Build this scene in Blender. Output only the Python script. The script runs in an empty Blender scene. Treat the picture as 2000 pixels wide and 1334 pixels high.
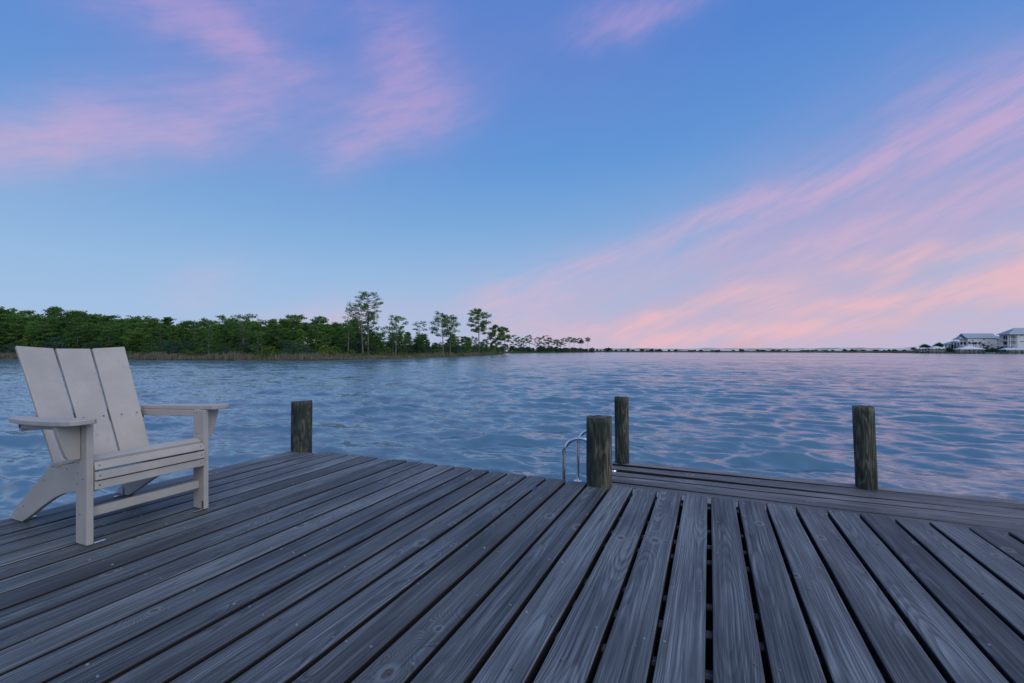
import bpy, bmesh, math, random
import numpy as np
from mathutils import Vector, Matrix

# ------------------------------------------------------------------ camera, world, fill light, exposure
EYE, HOR, FPX = 0.93, 685.5, 889.0           # eye height above the deck, horizon row and focal length in photo pixels
YAW = math.radians(23.42)
SA, CA = math.sin(YAW), math.cos(YAW)
WATER = -0.90
SC = bpy.context.scene
COL = SC.collection

cam_d = bpy.data.cameras.new('camera')
cam = bpy.data.objects.new('camera', cam_d); COL.objects.link(cam)
cam.location = (0, 0, EYE); cam.rotation_euler = (math.radians(90), 0, YAW)
cam_d.sensor_width = 36.0; cam_d.lens = 36.0 * FPX / 2000.0
cam_d.shift_y = (HOR - 667.0) / 2000.0
cam_d.clip_start = 0.05; cam_d.clip_end = 20000
SC.camera = cam

FILL_AZ, FILL_EL = 140.0, 46.0      # bearing of the added soft fill lamp (degrees right of the view axis) and its height
SKY_GAIN = 1.0
SC.view_settings.view_transform = 'Standard'
SC.view_settings.look = 'None'
SC.view_settings.gamma = 1.0
SC.view_settings.exposure = 0.0
SC.view_settings.use_curve_mapping = False
try:
    SC.cycles.use_denoising = True
    SC.cycles.max_bounces = 5
    SC.cycles.diffuse_bounces = 3
    SC.cycles.sample_clamp_indirect = 4.0
except Exception:
    pass


# ---- small expression helper for node trees
class E:
    def __init__(s, nt, sock): s.nt, s.k = nt, sock
    def _m(s, op, *a, clamp=False):
        n = s.nt.nodes.new('ShaderNodeMath'); n.operation = op; n.use_clamp = clamp
        for i, v in enumerate((s,) + a):
            if isinstance(v, E): s.nt.links.new(v.k, n.inputs[i])
            else: n.inputs[i].default_value = v
        return E(s.nt, n.outputs[0])
    def __add__(s, o): return s._m('ADD', o)
    __radd__ = __add__
    def __sub__(s, o): return s._m('SUBTRACT', o)
    def __rsub__(s, o): return (s * -1.0) + o
    def __mul__(s, o): return s._m('MULTIPLY', o)
    __rmul__ = __mul__
    def __truediv__(s, o): return s._m('DIVIDE', o)
    def __pow__(s, o): return s._m('POWER', o)
    def sin(s): return s._m('SINE')
    def abs(s): return s._m('ABSOLUTE')
    def sqrt(s): return s._m('SQRT')
    def fract(s): return s._m('FRACT')
    def max(s, o): return s._m('MAXIMUM', o)
    def min(s, o): return s._m('MINIMUM', o)
    def gt(s, o): return s._m('GREATER_THAN', o)
    def exp(s): return s._m('EXPONENT')
    def clamp(s): return s._m('ADD', 0.0, clamp=True)
    def step(s, a, b, lo=0.0, hi=1.0):            # smoothstep map range
        n = s.nt.nodes.new('ShaderNodeMapRange'); n.interpolation_type = 'SMOOTHSTEP'
        s.nt.links.new(s.k, n.inputs[0])
        for i, v in enumerate((a, b, lo, hi)): n.inputs[i + 1].default_value = v
        return E(s.nt, n.outputs[0])


def V(nt, x, y, z=0.0):
    n = nt.nodes.new('ShaderNodeCombineXYZ')
    for i, v in enumerate((x, y, z)):
        if isinstance(v, E): nt.links.new(v.k, n.inputs[i])
        else: n.inputs[i].default_value = v
    return E(nt, n.outputs[0])


def XYZ(nt, v):
    n = nt.nodes.new('ShaderNodeSeparateXYZ'); nt.links.new(v.k, n.inputs[0])
    return [E(nt, o) for o in n.outputs]


def noise(nt, v, scale=1.0, detail=2.0, rough=0.5, dist=0.0, out=0):
    n = nt.nodes.new('ShaderNodeTexNoise'); n.noise_dimensions = '3D'
    nt.links.new(v.k, n.inputs['Vector'])
    n.inputs['Scale'].default_value = scale; n.inputs['Detail'].default_value = detail
    n.inputs['Roughness'].default_value = rough; n.inputs['Distortion'].default_value = dist
    return E(nt, n.outputs[out])


def mixc(nt, f, a, b):
    n = nt.nodes.new('ShaderNodeMix'); n.data_type = 'RGBA'
    if isinstance(f, E): nt.links.new(f.k, n.inputs[0])
    else: n.inputs[0].default_value = f
    for i, c in ((6, a), (7, b)):
        if isinstance(c, E): nt.links.new(c.k, n.inputs[i])
        else: n.inputs[i].default_value = (c[0], c[1], c[2], 1)
    return E(nt, n.outputs[2])


def scalec(nt, c, f):                              # colour times a scalar
    n = nt.nodes.new('ShaderNodeVectorMath'); n.operation = 'SCALE'
    nt.links.new(c.k, n.inputs[0])
    if isinstance(f, E): nt.links.new(f.k, n.inputs['Scale'])
    else: n.inputs['Scale'].default_value = f
    return E(nt, n.outputs[0])


def addc(nt, a, b):
    n = nt.nodes.new('ShaderNodeVectorMath'); n.operation = 'ADD'
    nt.links.new(a.k, n.inputs[0]); nt.links.new(b.k, n.inputs[1])
    return E(nt, n.outputs[0])


def ramp(nt, f, stops, interp='LINEAR'):
    n = nt.nodes.new('ShaderNodeValToRGB'); n.color_ramp.interpolation = interp
    el = n.color_ramp.elements
    while len(el) < len(stops): el.new(0.5)
    for e, (p, c) in zip(el, stops): e.position = p; e.color = (c[0], c[1], c[2], 1)
    nt.links.new(f.k, n.inputs[0])
    return E(nt, n.outputs[0])


def lin(r, g, b):
    f = lambda c: (c / 255 / 12.92) if c <= 10 else ((c / 255 + 0.055) / 1.055) ** 2.4
    return (f(r), f(g), f(b))


def azel(px, py):                                  # photo pixel -> bearing and elevation in degrees
    c = (px - 1000) / FPX
    return math.degrees(math.atan(c)), math.degrees(math.atan((HOR - py) / FPX / math.sqrt(1 + c * c)))


def make_world():
    w = bpy.data.worlds.new('World'); SC.world = w; w.use_nodes = True
    nt = w.node_tree; nt.nodes.clear()
    out = nt.nodes.new('ShaderNodeOutputWorld'); bg = nt.nodes.new('ShaderNodeBackground')
    nt.links.new(bg.outputs[0], out.inputs[0])
    tc = nt.nodes.new('ShaderNodeTexCoord')
    d = E(nt, tc.outputs['Generated'])
    dx, dy, dz = XYZ(nt, d)
    xr = dx * CA + dy * SA
    yf = dy * CA - dx * SA
    az = xr._m('ARCTAN2', yf) * 57.29578
    el = dz._m('ARCSINE') * 57.29578
    e01 = (el / 90.0).clamp()
    base = ramp(nt, e01, [(0.0, lin(176, 190, 222)), (0.045, lin(160, 190, 224)), (0.10, lin(148, 184, 223)), (0.17, lin(122, 168, 217)),
                          (0.25, lin(96, 150, 213)), (0.36, lin(82, 132, 206)), (0.60, lin(72, 118, 196)), (1.0, lin(66, 110, 188))])
    wc = noise(nt, d, 3.1, 3, 0.55, out=1)
    wr, wg, _ = XYZ(nt, wc)
    fn = noise(nt, d, 15.0, 3, 0.6)
    P1 = V(nt, az + (wr - 0.5) * 8.0 + (fn - 0.5) * 2.4, el + (wg - 0.5) * 6.0 + (fn - 0.5) * 2.2)
    P2 = V(nt, az + (wr - 0.5) * 5.0 + (fn - 0.5) * 2.2, el + (wg - 0.5) * 4.4 + (fn - 0.5) * 1.6)

    def total(P, lst):                                # soft elliptical cloud banks in bearing/elevation
        acc = None
        for (x0, y0, x1, y1, wpx, amp) in lst:
            a0, e0 = azel(x0, y0); a1, e1 = azel(x1, y1); wd = wpx / FPX * 57.3
            L = math.hypot(a1 - a0, e1 - e0)
            m = nt.nodes.new('ShaderNodeMapping'); m.vector_type = 'TEXTURE'
            nt.links.new(P.k, m.inputs[0])
            m.inputs['Location'].default_value = ((a0 + a1) / 2, (e0 + e1) / 2, 0)
            m.inputs['Rotation'].default_value = (0, 0, math.atan2(e1 - e0, a1 - a0))
            m.inputs['Scale'].default_value = (L * 0.5 + wd * 0.4, wd, 1)
            q = nt.nodes.new('ShaderNodeVectorMath'); q.operation = 'DOT_PRODUCT'
            nt.links.new(m.outputs[0], q.inputs[0]); nt.links.new(m.outputs[0], q.inputs[1])
            p = nt.nodes.new('ShaderNodeMath'); p.operation = 'POWER'; p.inputs[0].default_value = 0.36788
            nt.links.new(q.outputs['Value'], p.inputs[1])
            s_ = nt.nodes.new('ShaderNodeMath'); s_.operation = 'MULTIPLY_ADD'
            nt.links.new(p.outputs[0], s_.inputs[0]); s_.inputs[1].default_value = amp; s_.inputs[2].default_value = 0.0
            if acc is not None: nt.links.new(acc.k, s_.inputs[2])
            acc = E(nt, s_.outputs[0])
        return acc
    th = math.radians(22)
    al = az * math.cos(th) + el * math.sin(th)
    ac = el * math.cos(th) - az * math.sin(th)
    fib = noise(nt, V(nt, al * 0.06 + wr * 0.5, ac * 0.34 + wg * 1.2, 3.7), 1.0, 4, 0.6)
    th2 = math.radians(10)
    al2 = az * math.cos(th2) + el * math.sin(th2); ac2 = el * math.cos(th2) - az * math.sin(th2)
    puff = noise(nt, V(nt, al2 * 0.075 + wr * 0.8, ac2 * 0.22 + wg * 0.8, 2.6), 1.0, 5, 0.6)
    fil = noise(nt, V(nt, al * 0.22 + wr * 2.0, ac * 1.15 + wg * 3.0, 1.3), 1.0, 3, 0.65)
    veil = total(P1, [(1150, 590, 2300, 380, 130, 0.62), (1500, 420, 2350, 160, 150, 0.55), (900, 645, 2150, 610, 90, 0.62), (180, 70, 700, 100, 120, 0.34),
                      (-100, 262, 640, 235, 70, 0.26), (640, 260, 900, 90, 130, 0.34), (1000, 100, 1350, -40, 130, 0.30), (620, 60, 1050, 60, 110, 0.20)])
    veil = (veil * fib.step(0.15, 0.8, 0.6, 1.25)).min(0.9)
    veil_col = ramp(nt, e01, [(0.0, lin(196, 180, 204)), (0.08, lin(182, 174, 206)), (0.18, lin(158, 160, 208)), (0.28, lin(136, 148, 208)), (0.42, lin(116, 134, 206)), (1.0, lin(96, 118, 194))])
    c = mixc(nt, veil, base, veil_col)
    pinkL = total(P1, [(-260, 286, 260, 274, 19, 0.62), (-120, 262, 300, 245, 34, 0.18), (120, 280, 540, 215, 40, 0.60), (330, 190, 560, 150, 34, 0.30), (330, 15, 580, 135, 26, 0.62), (150, -20, 560, 5, 40, 0.45),
                       (760, 50, 830, 190, 66, 0.46), (680, 240, 880, 195, 38, 0.50), (620, 310, 770, 265, 36, 0.30), (1150, 65, 1400, -35, 24, 0.55), (360, 575, 480, 548, 34, 0.22), (540, 632, 760, 600, 32, 0.36)])
    pinkL = (pinkL * puff.step(0.28, 0.70, 0.50, 1.25) * fil.step(0.25, 0.75, 0.55, 1.4)); pinkL = ((pinkL * -1.5).exp() * -1.0 + 1.0) * 0.80
    pinkR = total(P2, [(1080, 535, 1500, 390, 26, 0.34), (1380, 425, 1620, 380, 20, 0.42), (1500, 420, 1740, 310, 20, 0.50), (1660, 340, 2040, 200, 26, 0.46), (1960, 225, 2330, 70, 36, 0.45),
                       (1260, 540, 1500, 420, 22, 0.26), (1560, 480, 1840, 405, 18, 0.34), (1380, 545, 1680, 455, 24, 0.28), (900, 615, 1160, 535, 32, 0.42), (1000, 632, 1560, 648, 26, 0.45), (1800, 240, 2200, 150, 60, 0.25), (1700, 420, 2200, 320, 40, 0.22)])
    pinkR = (pinkR * fib.step(0.30, 0.68, 0.25, 1.55) * fil.step(0.28, 0.72, 0.4, 1.5)); pinkR = ((pinkR * -1.45).exp() * -1.0 + 1.0) * 0.86
    pcol = ramp(nt, e01, [(0.0, lin(226, 186, 198)), (0.10, lin(216, 180, 204)), (0.25, lin(198, 168, 210)), (0.45, lin(180, 152, 208)), (1.0, lin(150, 132, 200))])
    c = mixc(nt, (pinkL + pinkR).min(0.88), c, pcol)
    org = total(P2, [(1190, 632, 1410, 582, 14, 0.55), (1420, 578, 1600, 554, 18, 0.55), (1480, 605, 1850, 564, 12, 0.60), (1730, 580, 2060, 528, 20, 0.70), (2000, 535, 2350, 495, 28, 0.7),
                     (1640, 512, 1890, 482, 15, 0.50), (1690, 562, 1780, 518, 11, 0.45), (1880, 490, 2120, 462, 15, 0.45), (1240, 645, 1810, 618, 13, 0.42), (1120, 668, 1520, 640, 15, 0.36)])
    org = (org * fib.step(0.25, 0.66, 0.40, 1.45) * fil.step(0.28, 0.72, 0.45, 1.5)); org = ((org * -1.45).exp() * -1.0 + 1.0) * 0.86
    c = mixc(nt, org, c, lin(240, 187, 190))
    c = mixc(nt, total(P2, [(1395, 684, 1470, 670, 9, 0.42)]), c, lin(238, 160, 152))
    # the same kind of streaked evening cloud carries on round the rest of the sky
    pl = noise(nt, V(nt, dx / (dz.max(0.0) + 0.15) * 0.7, dy / (dz.max(0.0) + 0.15) * 1.1, 4.0), 1.0, 3, 0.55)
    rest = pl.step(0.42, 0.75, 0.0, 0.75) * az.abs().step(52, 75) * el.step(-2, 6)
    c = mixc(nt, rest, c, lin(214, 186, 206))
    # physically based component
    sky = nt.nodes.new('ShaderNodeTexSky'); sky.sky_type = 'NISHITA'; sky.sun_disc = False
    sky.sun_elevation = math.radians(FILL_EL); sky.sun_rotation = math.radians(FILL_AZ) - YAW
    c = addc(nt, c, scalec(nt, E(nt, sky.outputs[0]), 0.002))
    nt.links.new(c.k, bg.inputs[0]); bg.inputs[1].default_value = SKY_GAIN
    w.cycles.sampling_method = 'NONE'


make_world()
fill_d = bpy.data.lights.new('fill_light', 'SUN'); fill_d.energy = 1.5; fill_d.angle = math.radians(70); fill_d.color = (1.0, 0.94, 0.86)  # soft lamp added behind the camera as fill, not the set sun
fill_light = bpy.data.objects.new('fill_light', fill_d); COL.objects.link(fill_light)
_b = math.radians(FILL_AZ) - YAW; _e = math.radians(FILL_EL)
fill_light.rotation_euler = Vector((-math.sin(_b) * math.cos(_e), -math.cos(_b) * math.cos(_e), -math.sin(_e))).to_track_quat('-Z', 'Y').to_euler()


# ------------------------------------------------------------------ geometry helpers
FW = Vector((-SA, CA, 0)); RT = Vector((CA, SA, 0))
def at(px, Z, z=0.0):
    p = (FW + RT * ((px - 1000) / FPX)) * Z
    return Vector((p.x, p.y, z))
def zof(py, Z): return EYE - (py - HOR) / FPX * Z


def link(name, me, mat=None, parent=None, loc=None, rot=None):
    o = bpy.data.objects.new(name, me); COL.objects.link(o)
    if mat is not None and me is not None and not me.materials: me.materials.append(mat)
    if parent is not None: o.parent = parent
    if loc is not None: o.location = loc
    if rot is not None: o.rotation_euler = rot
    return o


def tag(o, label=None, cat=None, group=None, kind=None):
    if label: o['label'] = label
    if cat: o['category'] = cat
    if group: o['group'] = group
    if kind: o['kind'] = kind
    return o


def empty(name, loc=(0, 0, 0), rz=0.0, **kw):
    o = bpy.data.objects.new(name, None); COL.objects.link(o)
    o.location = loc; o.rotation_euler = (0, 0, rz); o.empty_display_size = 0.2
    return tag(o, **kw)


def mesh_np(name, v, f, smooth=False, tone=None):
    v = np.asarray(v, np.float32); f = np.asarray(f, np.int32)
    me = bpy.data.meshes.new(name); k = f.shape[1]
    me.vertices.add(len(v)); me.vertices.foreach_set('co', v.ravel())
    me.loops.add(f.size); me.loops.foreach_set('vertex_index', f.ravel())
    me.polygons.add(len(f)); me.polygons.foreach_set('loop_start', np.arange(0, f.size, k, dtype=np.int32))
    try: me.polygons.foreach_set('loop_total', np.full(len(f), k, np.int32))
    except Exception: pass
    if tone is not None:
        a = me.attributes.new('tone', 'FLOAT', 'POINT'); a.data.foreach_set('value', np.asarray(tone, np.float32))
    if smooth: me.polygons.foreach_set('use_smooth', np.ones(len(f), bool))
    me.update(calc_edges=True)
    return me


def from_bm(name, bm, smooth=False):
    me = bpy.data.meshes.new(name); bm.to_mesh(me); bm.free()
    if smooth:
        for p in me.polygons: p.use_smooth = True
    return me


def bm_box(bm, x0, x1, y0, y1, z0, z1):
    vs = [bm.verts.new((x, y, z)) for x in (x0, x1) for y in (y0, y1) for z in (z0, z1)]
    for q in ((0, 1, 3, 2), (4, 6, 7, 5), (0, 4, 5, 1), (2, 3, 7, 6), (0, 2, 6, 4), (1, 5, 7, 3)):
        bm.faces.new([vs[i] for i in q])
    return vs


def box(name, b, mat, parent=None, bevel=0.0, seg=2):
    bm = bmesh.new(); bm_box(bm, *b)
    bmesh.ops.recalc_face_normals(bm, faces=bm.faces)
    if bevel: bmesh.ops.bevel(bm, geom=bm.edges[:], offset=bevel, segments=seg, affect='EDGES', profile=0.5)
    return link(name, from_bm(name, bm), mat, parent)


def prism(name, pts, lo, hi, axis, mat, parent=None, bevel=0.0):
    """pts: outline in the two axes other than AXIS, extruded from lo to hi along it."""
    bm = bmesh.new()
    def p3(a, b, c): return {'x': (c, a, b), 'y': (a, c, b), 'z': (a, b, c)}[axis]
    A = [bm.verts.new(p3(a, b, lo)) for a, b in pts]; B = [bm.verts.new(p3(a, b, hi)) for a, b in pts]
    n = len(pts); bm.faces.new(A); bm.faces.new(B[::-1])
    for i in range(n): bm.faces.new((A[i], B[i], B[(i + 1) % n], A[(i + 1) % n]))
    bmesh.ops.recalc_face_normals(bm, faces=bm.faces)
    if bevel:
        es = [e for e in bm.edges if any(len(f.verts) > 4 for f in e.link_faces)] if n > 4 else bm.edges[:]
        bmesh.ops.bevel(bm, geom=es, offset=bevel, segments=2, affect='EDGES', profile=0.5)
    return link(name, from_bm(name, bm), mat, parent)


def tube_arrays(path, radii, n=8, cap=True):
    path = [Vector(p) for p in path]; V_, F_ = [], []
    up = Vector((0.13, 0.21, 1)).normalized()
    for i, p in enumerate(path):
        t = (path[min(i + 1, len(path) - 1)] - path[max(i - 1, 0)]).normalized()
        a = t.cross(up if abs(t.dot(up)) < 0.95 else Vector((1, 0, 0))).normalized(); b = t.cross(a)
        for k in range(n):
            an = 2 * math.pi * k / n
            V_.append(p + (a * math.cos(an) + b * math.sin(an)) * radii[i])
    for i in range(len(path) - 1):
        for k in range(n):
            F_.append((i * n + k, i * n + (k + 1) % n, (i + 1) * n + (k + 1) % n, (i + 1) * n + k))
    return [tuple(v) for v in V_], F_


def tube(name, path, r, mat, parent=None, n=10, smooth=True):
    radii = r if isinstance(r, (list, tuple)) else [r] * len(path)
    v, f = tube_arrays(path, radii, n)
    me = bpy.data.meshes.new(name)
    f = list(f) + [tuple(range(n))[::-1], tuple(range(len(v) - n, len(v)))]
    me.from_pydata(v, [], f)
    if smooth:
        for p in me.polygons: p.use_smooth = len(p.vertices) == 4
    return link(name, me, mat, parent)


# ------------------------------------------------------------------ materials
def new_mat(name):
    m = bpy.data.materials.new(name); m.use_nodes = True
    nt = m.node_tree; b = nt.nodes['Principled BSDF']
    return m, nt, b
def setc(nt, b, key, v):
    if isinstance(v, E): nt.links.new(v.k, b.inputs[key])
    elif isinstance(v, tuple): b.inputs[key].default_value = (v[0], v[1], v[2], 1)
    else: b.inputs[key].default_value = v
def bump(nt, b, h, strength=0.3, dist=0.01):
    n = nt.nodes.new('ShaderNodeBump'); n.inputs['Strength'].default_value = strength; n.inputs['Distance'].default_value = dist
    nt.links.new(h.k, n.inputs['Height']); nt.links.new(n.outputs[0], b.inputs['Normal'])
def objco(nt): return E(nt, nt.nodes.new('ShaderNodeTexCoord').outputs['Object'])
def orand(nt): return E(nt, nt.nodes.new('ShaderNodeObjectInfo').outputs['Random'])
def simple(name, col, rough=0.6, spec=0.4, metal=0.0, var=0.12, scale=6.0):
    m, nt, b = new_mat(name)
    n = noise(nt, objco(nt), scale, 4, 0.6)
    c = mixc(nt, n.step(0.3, 0.7), tuple(x * (1 - var) for x in col), tuple(min(1, x * (1 + var)) for x in col))
    setc(nt, b, 'Base Color', c); setc(nt, b, 'Roughness', rough); setc(nt, b, 'Specular IOR Level', spec); setc(nt, b, 'Metallic', metal)
    return m


def wood_mat(name, gain, tint, ringf=190.0, knots=True):
    m, nt, b = new_mat(name)
    x, y, z = XYZ(nt, objco(nt)); s = orand(nt)
    s2 = (s * 57.31).fract(); s3 = (s * 131.7).fract(); s4 = (s * 311.3).fract()
    Y = y + s * 61.0
    wob = noise(nt, V(nt, x * 5.0, Y * 1.1, s2 * 20.0), 1.0, 3, 0.5)
    xw = x + (wob - 0.5) * 0.020
    cx = (s2 - 0.5) * 0.10 + (noise(nt, V(nt, 0.0, Y * 0.5, 1.0), 1.0, 2) - 0.5) * 0.10
    cz = noise(nt, V(nt, 3.0, Y * 0.42, s3 * 9.0), 1.0, 2) * 0.16 + 0.008 + s4 * 0.03
    dx = xw - cx
    r = (dx * dx + cz * cz).sqrt()
    # knots: sparse cells along the board
    vo = nt.nodes.new('ShaderNodeTexVoronoi'); vo.voronoi_dimensions = '2D'; vo.inputs['Scale'].default_value = 1.0
    kv = V(nt, x * 5.0 + s3 * 13.0, Y * 1.45); nt.links.new(kv.k, vo.inputs['Vector'])
    kx, ky, _ = XYZ(nt, E(nt, vo.outputs['Position']))
    gx, gy, _ = XYZ(nt, kv)
    cr, cg, cb = XYZ(nt, E(nt, vo.outputs['Color']))
    on = cr.gt(0.50 if knots else 0.9)
    ddx = (gx - kx) / 5.0; ddy = (gy - ky) / 1.45
    wk = (noise(nt, V(nt, x * 40.0, Y * 28.0, 2.0), 1.0, 2) - 0.5) * 0.010
    kd = (ddx * ddx + ddy * ddy * 0.45).sqrt() + wk                      # metres, stretched along the grain
    ksz = cg * 0.010 + 0.006
    infl = ((kd * kd) * -520.0).exp() * on
    r = r + infl * 0.040 + (noise(nt, V(nt, x * 18.0, Y * 2.2, 7.0), 1.0, 3, 0.6) - 0.5) * 0.006
    ph = (r * (s4 * 70.0 + ringf)).fract()
    late = ph.step(0.0, 0.62) * ph.step(1.0, 0.80) * noise(nt, V(nt, x * 11.0, Y * 1.9, s2 * 3.0), 1.0, 2).step(0.34, 0.62, 0.15, 1.0)                       # raised latewood line in each ring
    fine = noise(nt, V(nt, xw * 230.0, Y * 2.6, s3 * 5.0), 1.0, 4, 0.68)
    streak = noise(nt, V(nt, xw * 85.0, Y * 0.8, s2 * 7.0), 1.0, 4, 0.62)
    blot = noise(nt, V(nt, x * 7.0, Y * 1.6, s4 * 11.0), 1.0, 4, 0.6)
    tone = late * 0.24 + (fine - 0.5) * 1.25 + (streak - 0.5) * 1.05 + (blot - 0.5) * 0.50 + 0.22 + (s - 0.5) * 0.34
    dark = tuple(v * gain * t for v, t in zip((0.045, 0.045, 0.046), tint))
    mid = tuple(v * gain * t for v, t in zip((0.135, 0.134, 0.133), tint))
    pale = tuple(v * gain * t for v, t in zip((0.36, 0.36, 0.355), tint))
    c = ramp(nt, tone.clamp(), [(0.02, dark), (0.38, mid), (0.85, pale)])
    brown = (blot * 0.5 + s3 * 0.5).step(0.52, 0.80) * 0.16
    c = mixc(nt, brown, c, scalec(nt, c, 1.0) if False else tuple(v * gain for v in (0.145, 0.122, 0.108)))
    crack = noise(nt, V(nt, xw * 95.0 + 4.0, Y * 0.9, s * 3.0), 1.0, 2, 0.5)
    ck = crack.step(0.295, 0.255) * noise(nt, V(nt, x * 9.0, Y * 2.0, 12.0), 1.0, 2).step(0.52, 0.62)
    c = mixc(nt, ck * 0.75, c, (0.018, 0.016, 0.015))
    kin = (kd / ksz)
    ring = kin.step(2.6, 1.5) * kin.step(0.85, 1.35) * on
    c = mixc(nt, ring * 0.35, c, pale)
    core = kin.step(1.1, 0.75) * on
    kc = mixc(nt, noise(nt, V(nt, x * 120.0, Y * 90.0, 0.0), 1.0, 2).step(0.35, 0.65), (0.050, 0.030, 0.024), (0.115, 0.080, 0.068))
    c = mixc(nt, core * 0.85, c, kc)
    sidef = z.step(-0.0022, -0.0050)                                       # dark brown board flanks, painted near-black to deepen the shade in gaps
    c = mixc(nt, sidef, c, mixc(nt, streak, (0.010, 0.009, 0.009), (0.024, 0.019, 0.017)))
    setc(nt, b, 'Base Color', c)
    setc(nt, b, 'Roughness', (late * -0.08 + blot * 0.25 + 0.48)); setc(nt, b, 'Specular IOR Level', 0.42)
    h = late * 0.5 + fine * 0.35 + streak * 0.5 - ck * 2.0 - core * 0.4
    bump(nt, b, h, 0.55, 0.0016)
    return m


def post_mat():
    m, nt, b = new_mat('treated_piling')
    co = objco(nt); x, y, z = XYZ(nt, co); s = orand(nt)
    q = V(nt, x * 9.0 + s * 40.0, y * 9.0, z * 1.35)
    n = noise(nt, q, 1.0, 2, 0.5, 0.7)
    fine = noise(nt, V(nt, x * 80.0, y * 80.0, z * 5.0), 1.0, 4, 0.65)
    ph = (n * 9.0 + fine * 0.45).fract()
    line = ph.step(0.25, 0.5) * ph.step(0.95, 0.65)
    patch = noise(nt, V(nt, x * 7.0, y * 7.0, z * 2.6 + s * 9.0), 1.0, 3, 0.6)
    c = mixc(nt, patch.step(0.35, 0.62), (0.020, 0.036, 0.030), (0.066, 0.060, 0.045))
    c = mixc(nt, line * patch.step(0.40, 0.60, 0.12, 0.75), c, mixc(nt, s.step(0.2, 0.8), (0.15, 0.185, 0.135), (0.190, 0.190, 0.120)))
    chk = noise(nt, V(nt, x * 34.0 + s * 5.0, y * 34.0, z * 0.7), 1.0, 2, 0.5)
    ck = chk.step(0.33, 0.29)
    c = mixc(nt, fine.step(0.55, 0.35) * 0.5, c, (0.014, 0.017, 0.015))
    c = mixc(nt, noise(nt, V(nt, x * 14.0, y * 14.0, z * 6.0 + s * 3.0), 1.0, 4, 0.65).step(0.55, 0.72) * 0.45, c, (0.14, 0.155, 0.14))
    c = mixc(nt, ck * 0.85, c, (0.006, 0.006, 0.006))
    setc(nt, b, 'Base Color', c); setc(nt, b, 'Roughness', 0.85); setc(nt, b, 'Specular IOR Level', 0.25)
    bump(nt, b, line * 0.5 + fine - ck * 1.5, 0.8, 0.005)
    return m


def foliage_mat(name, dark, lite, trans=0.3):
    m, nt, b = new_mat(name)
    at_ = nt.nodes.new('ShaderNodeAttribute'); at_.attribute_name = 'tone'
    t = E(nt, at_.outputs['Fac']); s = orand(nt)
    f = (t * 0.75 + s * 0.45 - 0.1).clamp()
    c = ramp(nt, f, [(0.0, dark), (0.55, tuple((a + 2 * d) / 3 for a, d in zip(lite, dark))), (1.0, lite)])
    c = mixc(nt, (s * 17.3).fract() * 0.35, c, tuple(a * k for a, k in zip(lite, (0.55, 0.75, 0.85))))
    nt.nodes.remove(b); out = nt.nodes['Material Output']
    df = nt.nodes.new('ShaderNodeBsdfDiffuse'); tr = nt.nodes.new('ShaderNodeBsdfTranslucent'); mx = nt.nodes.new('ShaderNodeMixShader')
    nt.links.new(c.k, df.inputs[0]); nt.links.new(c.k, tr.inputs[0]); mx.inputs[0].default_value = trans
    nt.links.new(df.outputs[0], mx.inputs[1]); nt.links.new(tr.outputs[0], mx.inputs[2]); nt.links.new(mx.outputs[0], out.inputs[0])
    return m


def water_mat():
    m, nt, b = new_mat('lake_water')
    geo = nt.nodes.new('ShaderNodeNewGeometry'); P = E(nt, geo.outputs['Position'])
    x, y, z = XYZ(nt, P)
    # wind ripples as a slope field: short-crested, crests roughly along x; three sizes of wave
    def slopes(sx, sy, zz, det, rough):
        n = noise(nt, V(nt, x * sx + y * sx * 0.15, y * sy, zz), 1.0, det, rough, 0.0, out=1)
        a_, b_, _ = XYZ(nt, n); return a_ - 0.5, b_ - 0.5
    ax, ay = slopes(2.4, 7.5, 0.0, 3, 0.6)
    bx, by = slopes(0.50, 1.30, 5.0, 3, 0.6)
    cx, cy = slopes(0.085, 0.24, 9.0, 4, 0.65)
    gust = noise(nt, V(nt, x * 0.012, y * 0.030, 2.0), 1.0, 3, 0.6).step(0.32, 0.68, 0.55, 1.25)
    nx = (ax * 0.46 + bx * 0.20 + cx * 0.16) * gust
    ny = (ay * 0.95 + by * 0.42 + cy * 0.52) * gust
    N = E(nt, geo.outputs['Normal'])
    nn = nt.nodes.new('ShaderNodeVectorMath'); nn.operation = 'NORMALIZE'
    nt.links.new(addc(nt, N, V(nt, nx, ny, 0.0)).k, nn.inputs[0])
    nt.links.new(nn.outputs[0], b.inputs['Normal'])
    setc(nt, b, 'Base Color', (0.098, 0.195, 0.248)); setc(nt, b, 'Roughness', 0.14); setc(nt, b, 'IOR', 1.45)
    setc(nt, b, 'Specular IOR Level', 0.5)
    return m


def ground_mat(name, cols, scale=0.15):
    m, nt, b = new_mat(name)
    geo = nt.nodes.new('ShaderNodeNewGeometry'); P = E(nt, geo.outputs['Position'])
    n = noise(nt, P, scale, 6, 0.62)
    c = ramp(nt, n, [(0.32 + 0.36 * i / (len(cols) - 1), k) for i, k in enumerate(cols)])
    setc(nt, b, 'Base Color', c); setc(nt, b, 'Roughness', 0.95); setc(nt, b, 'Specular IOR Level', 0.1)
    return m


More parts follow.
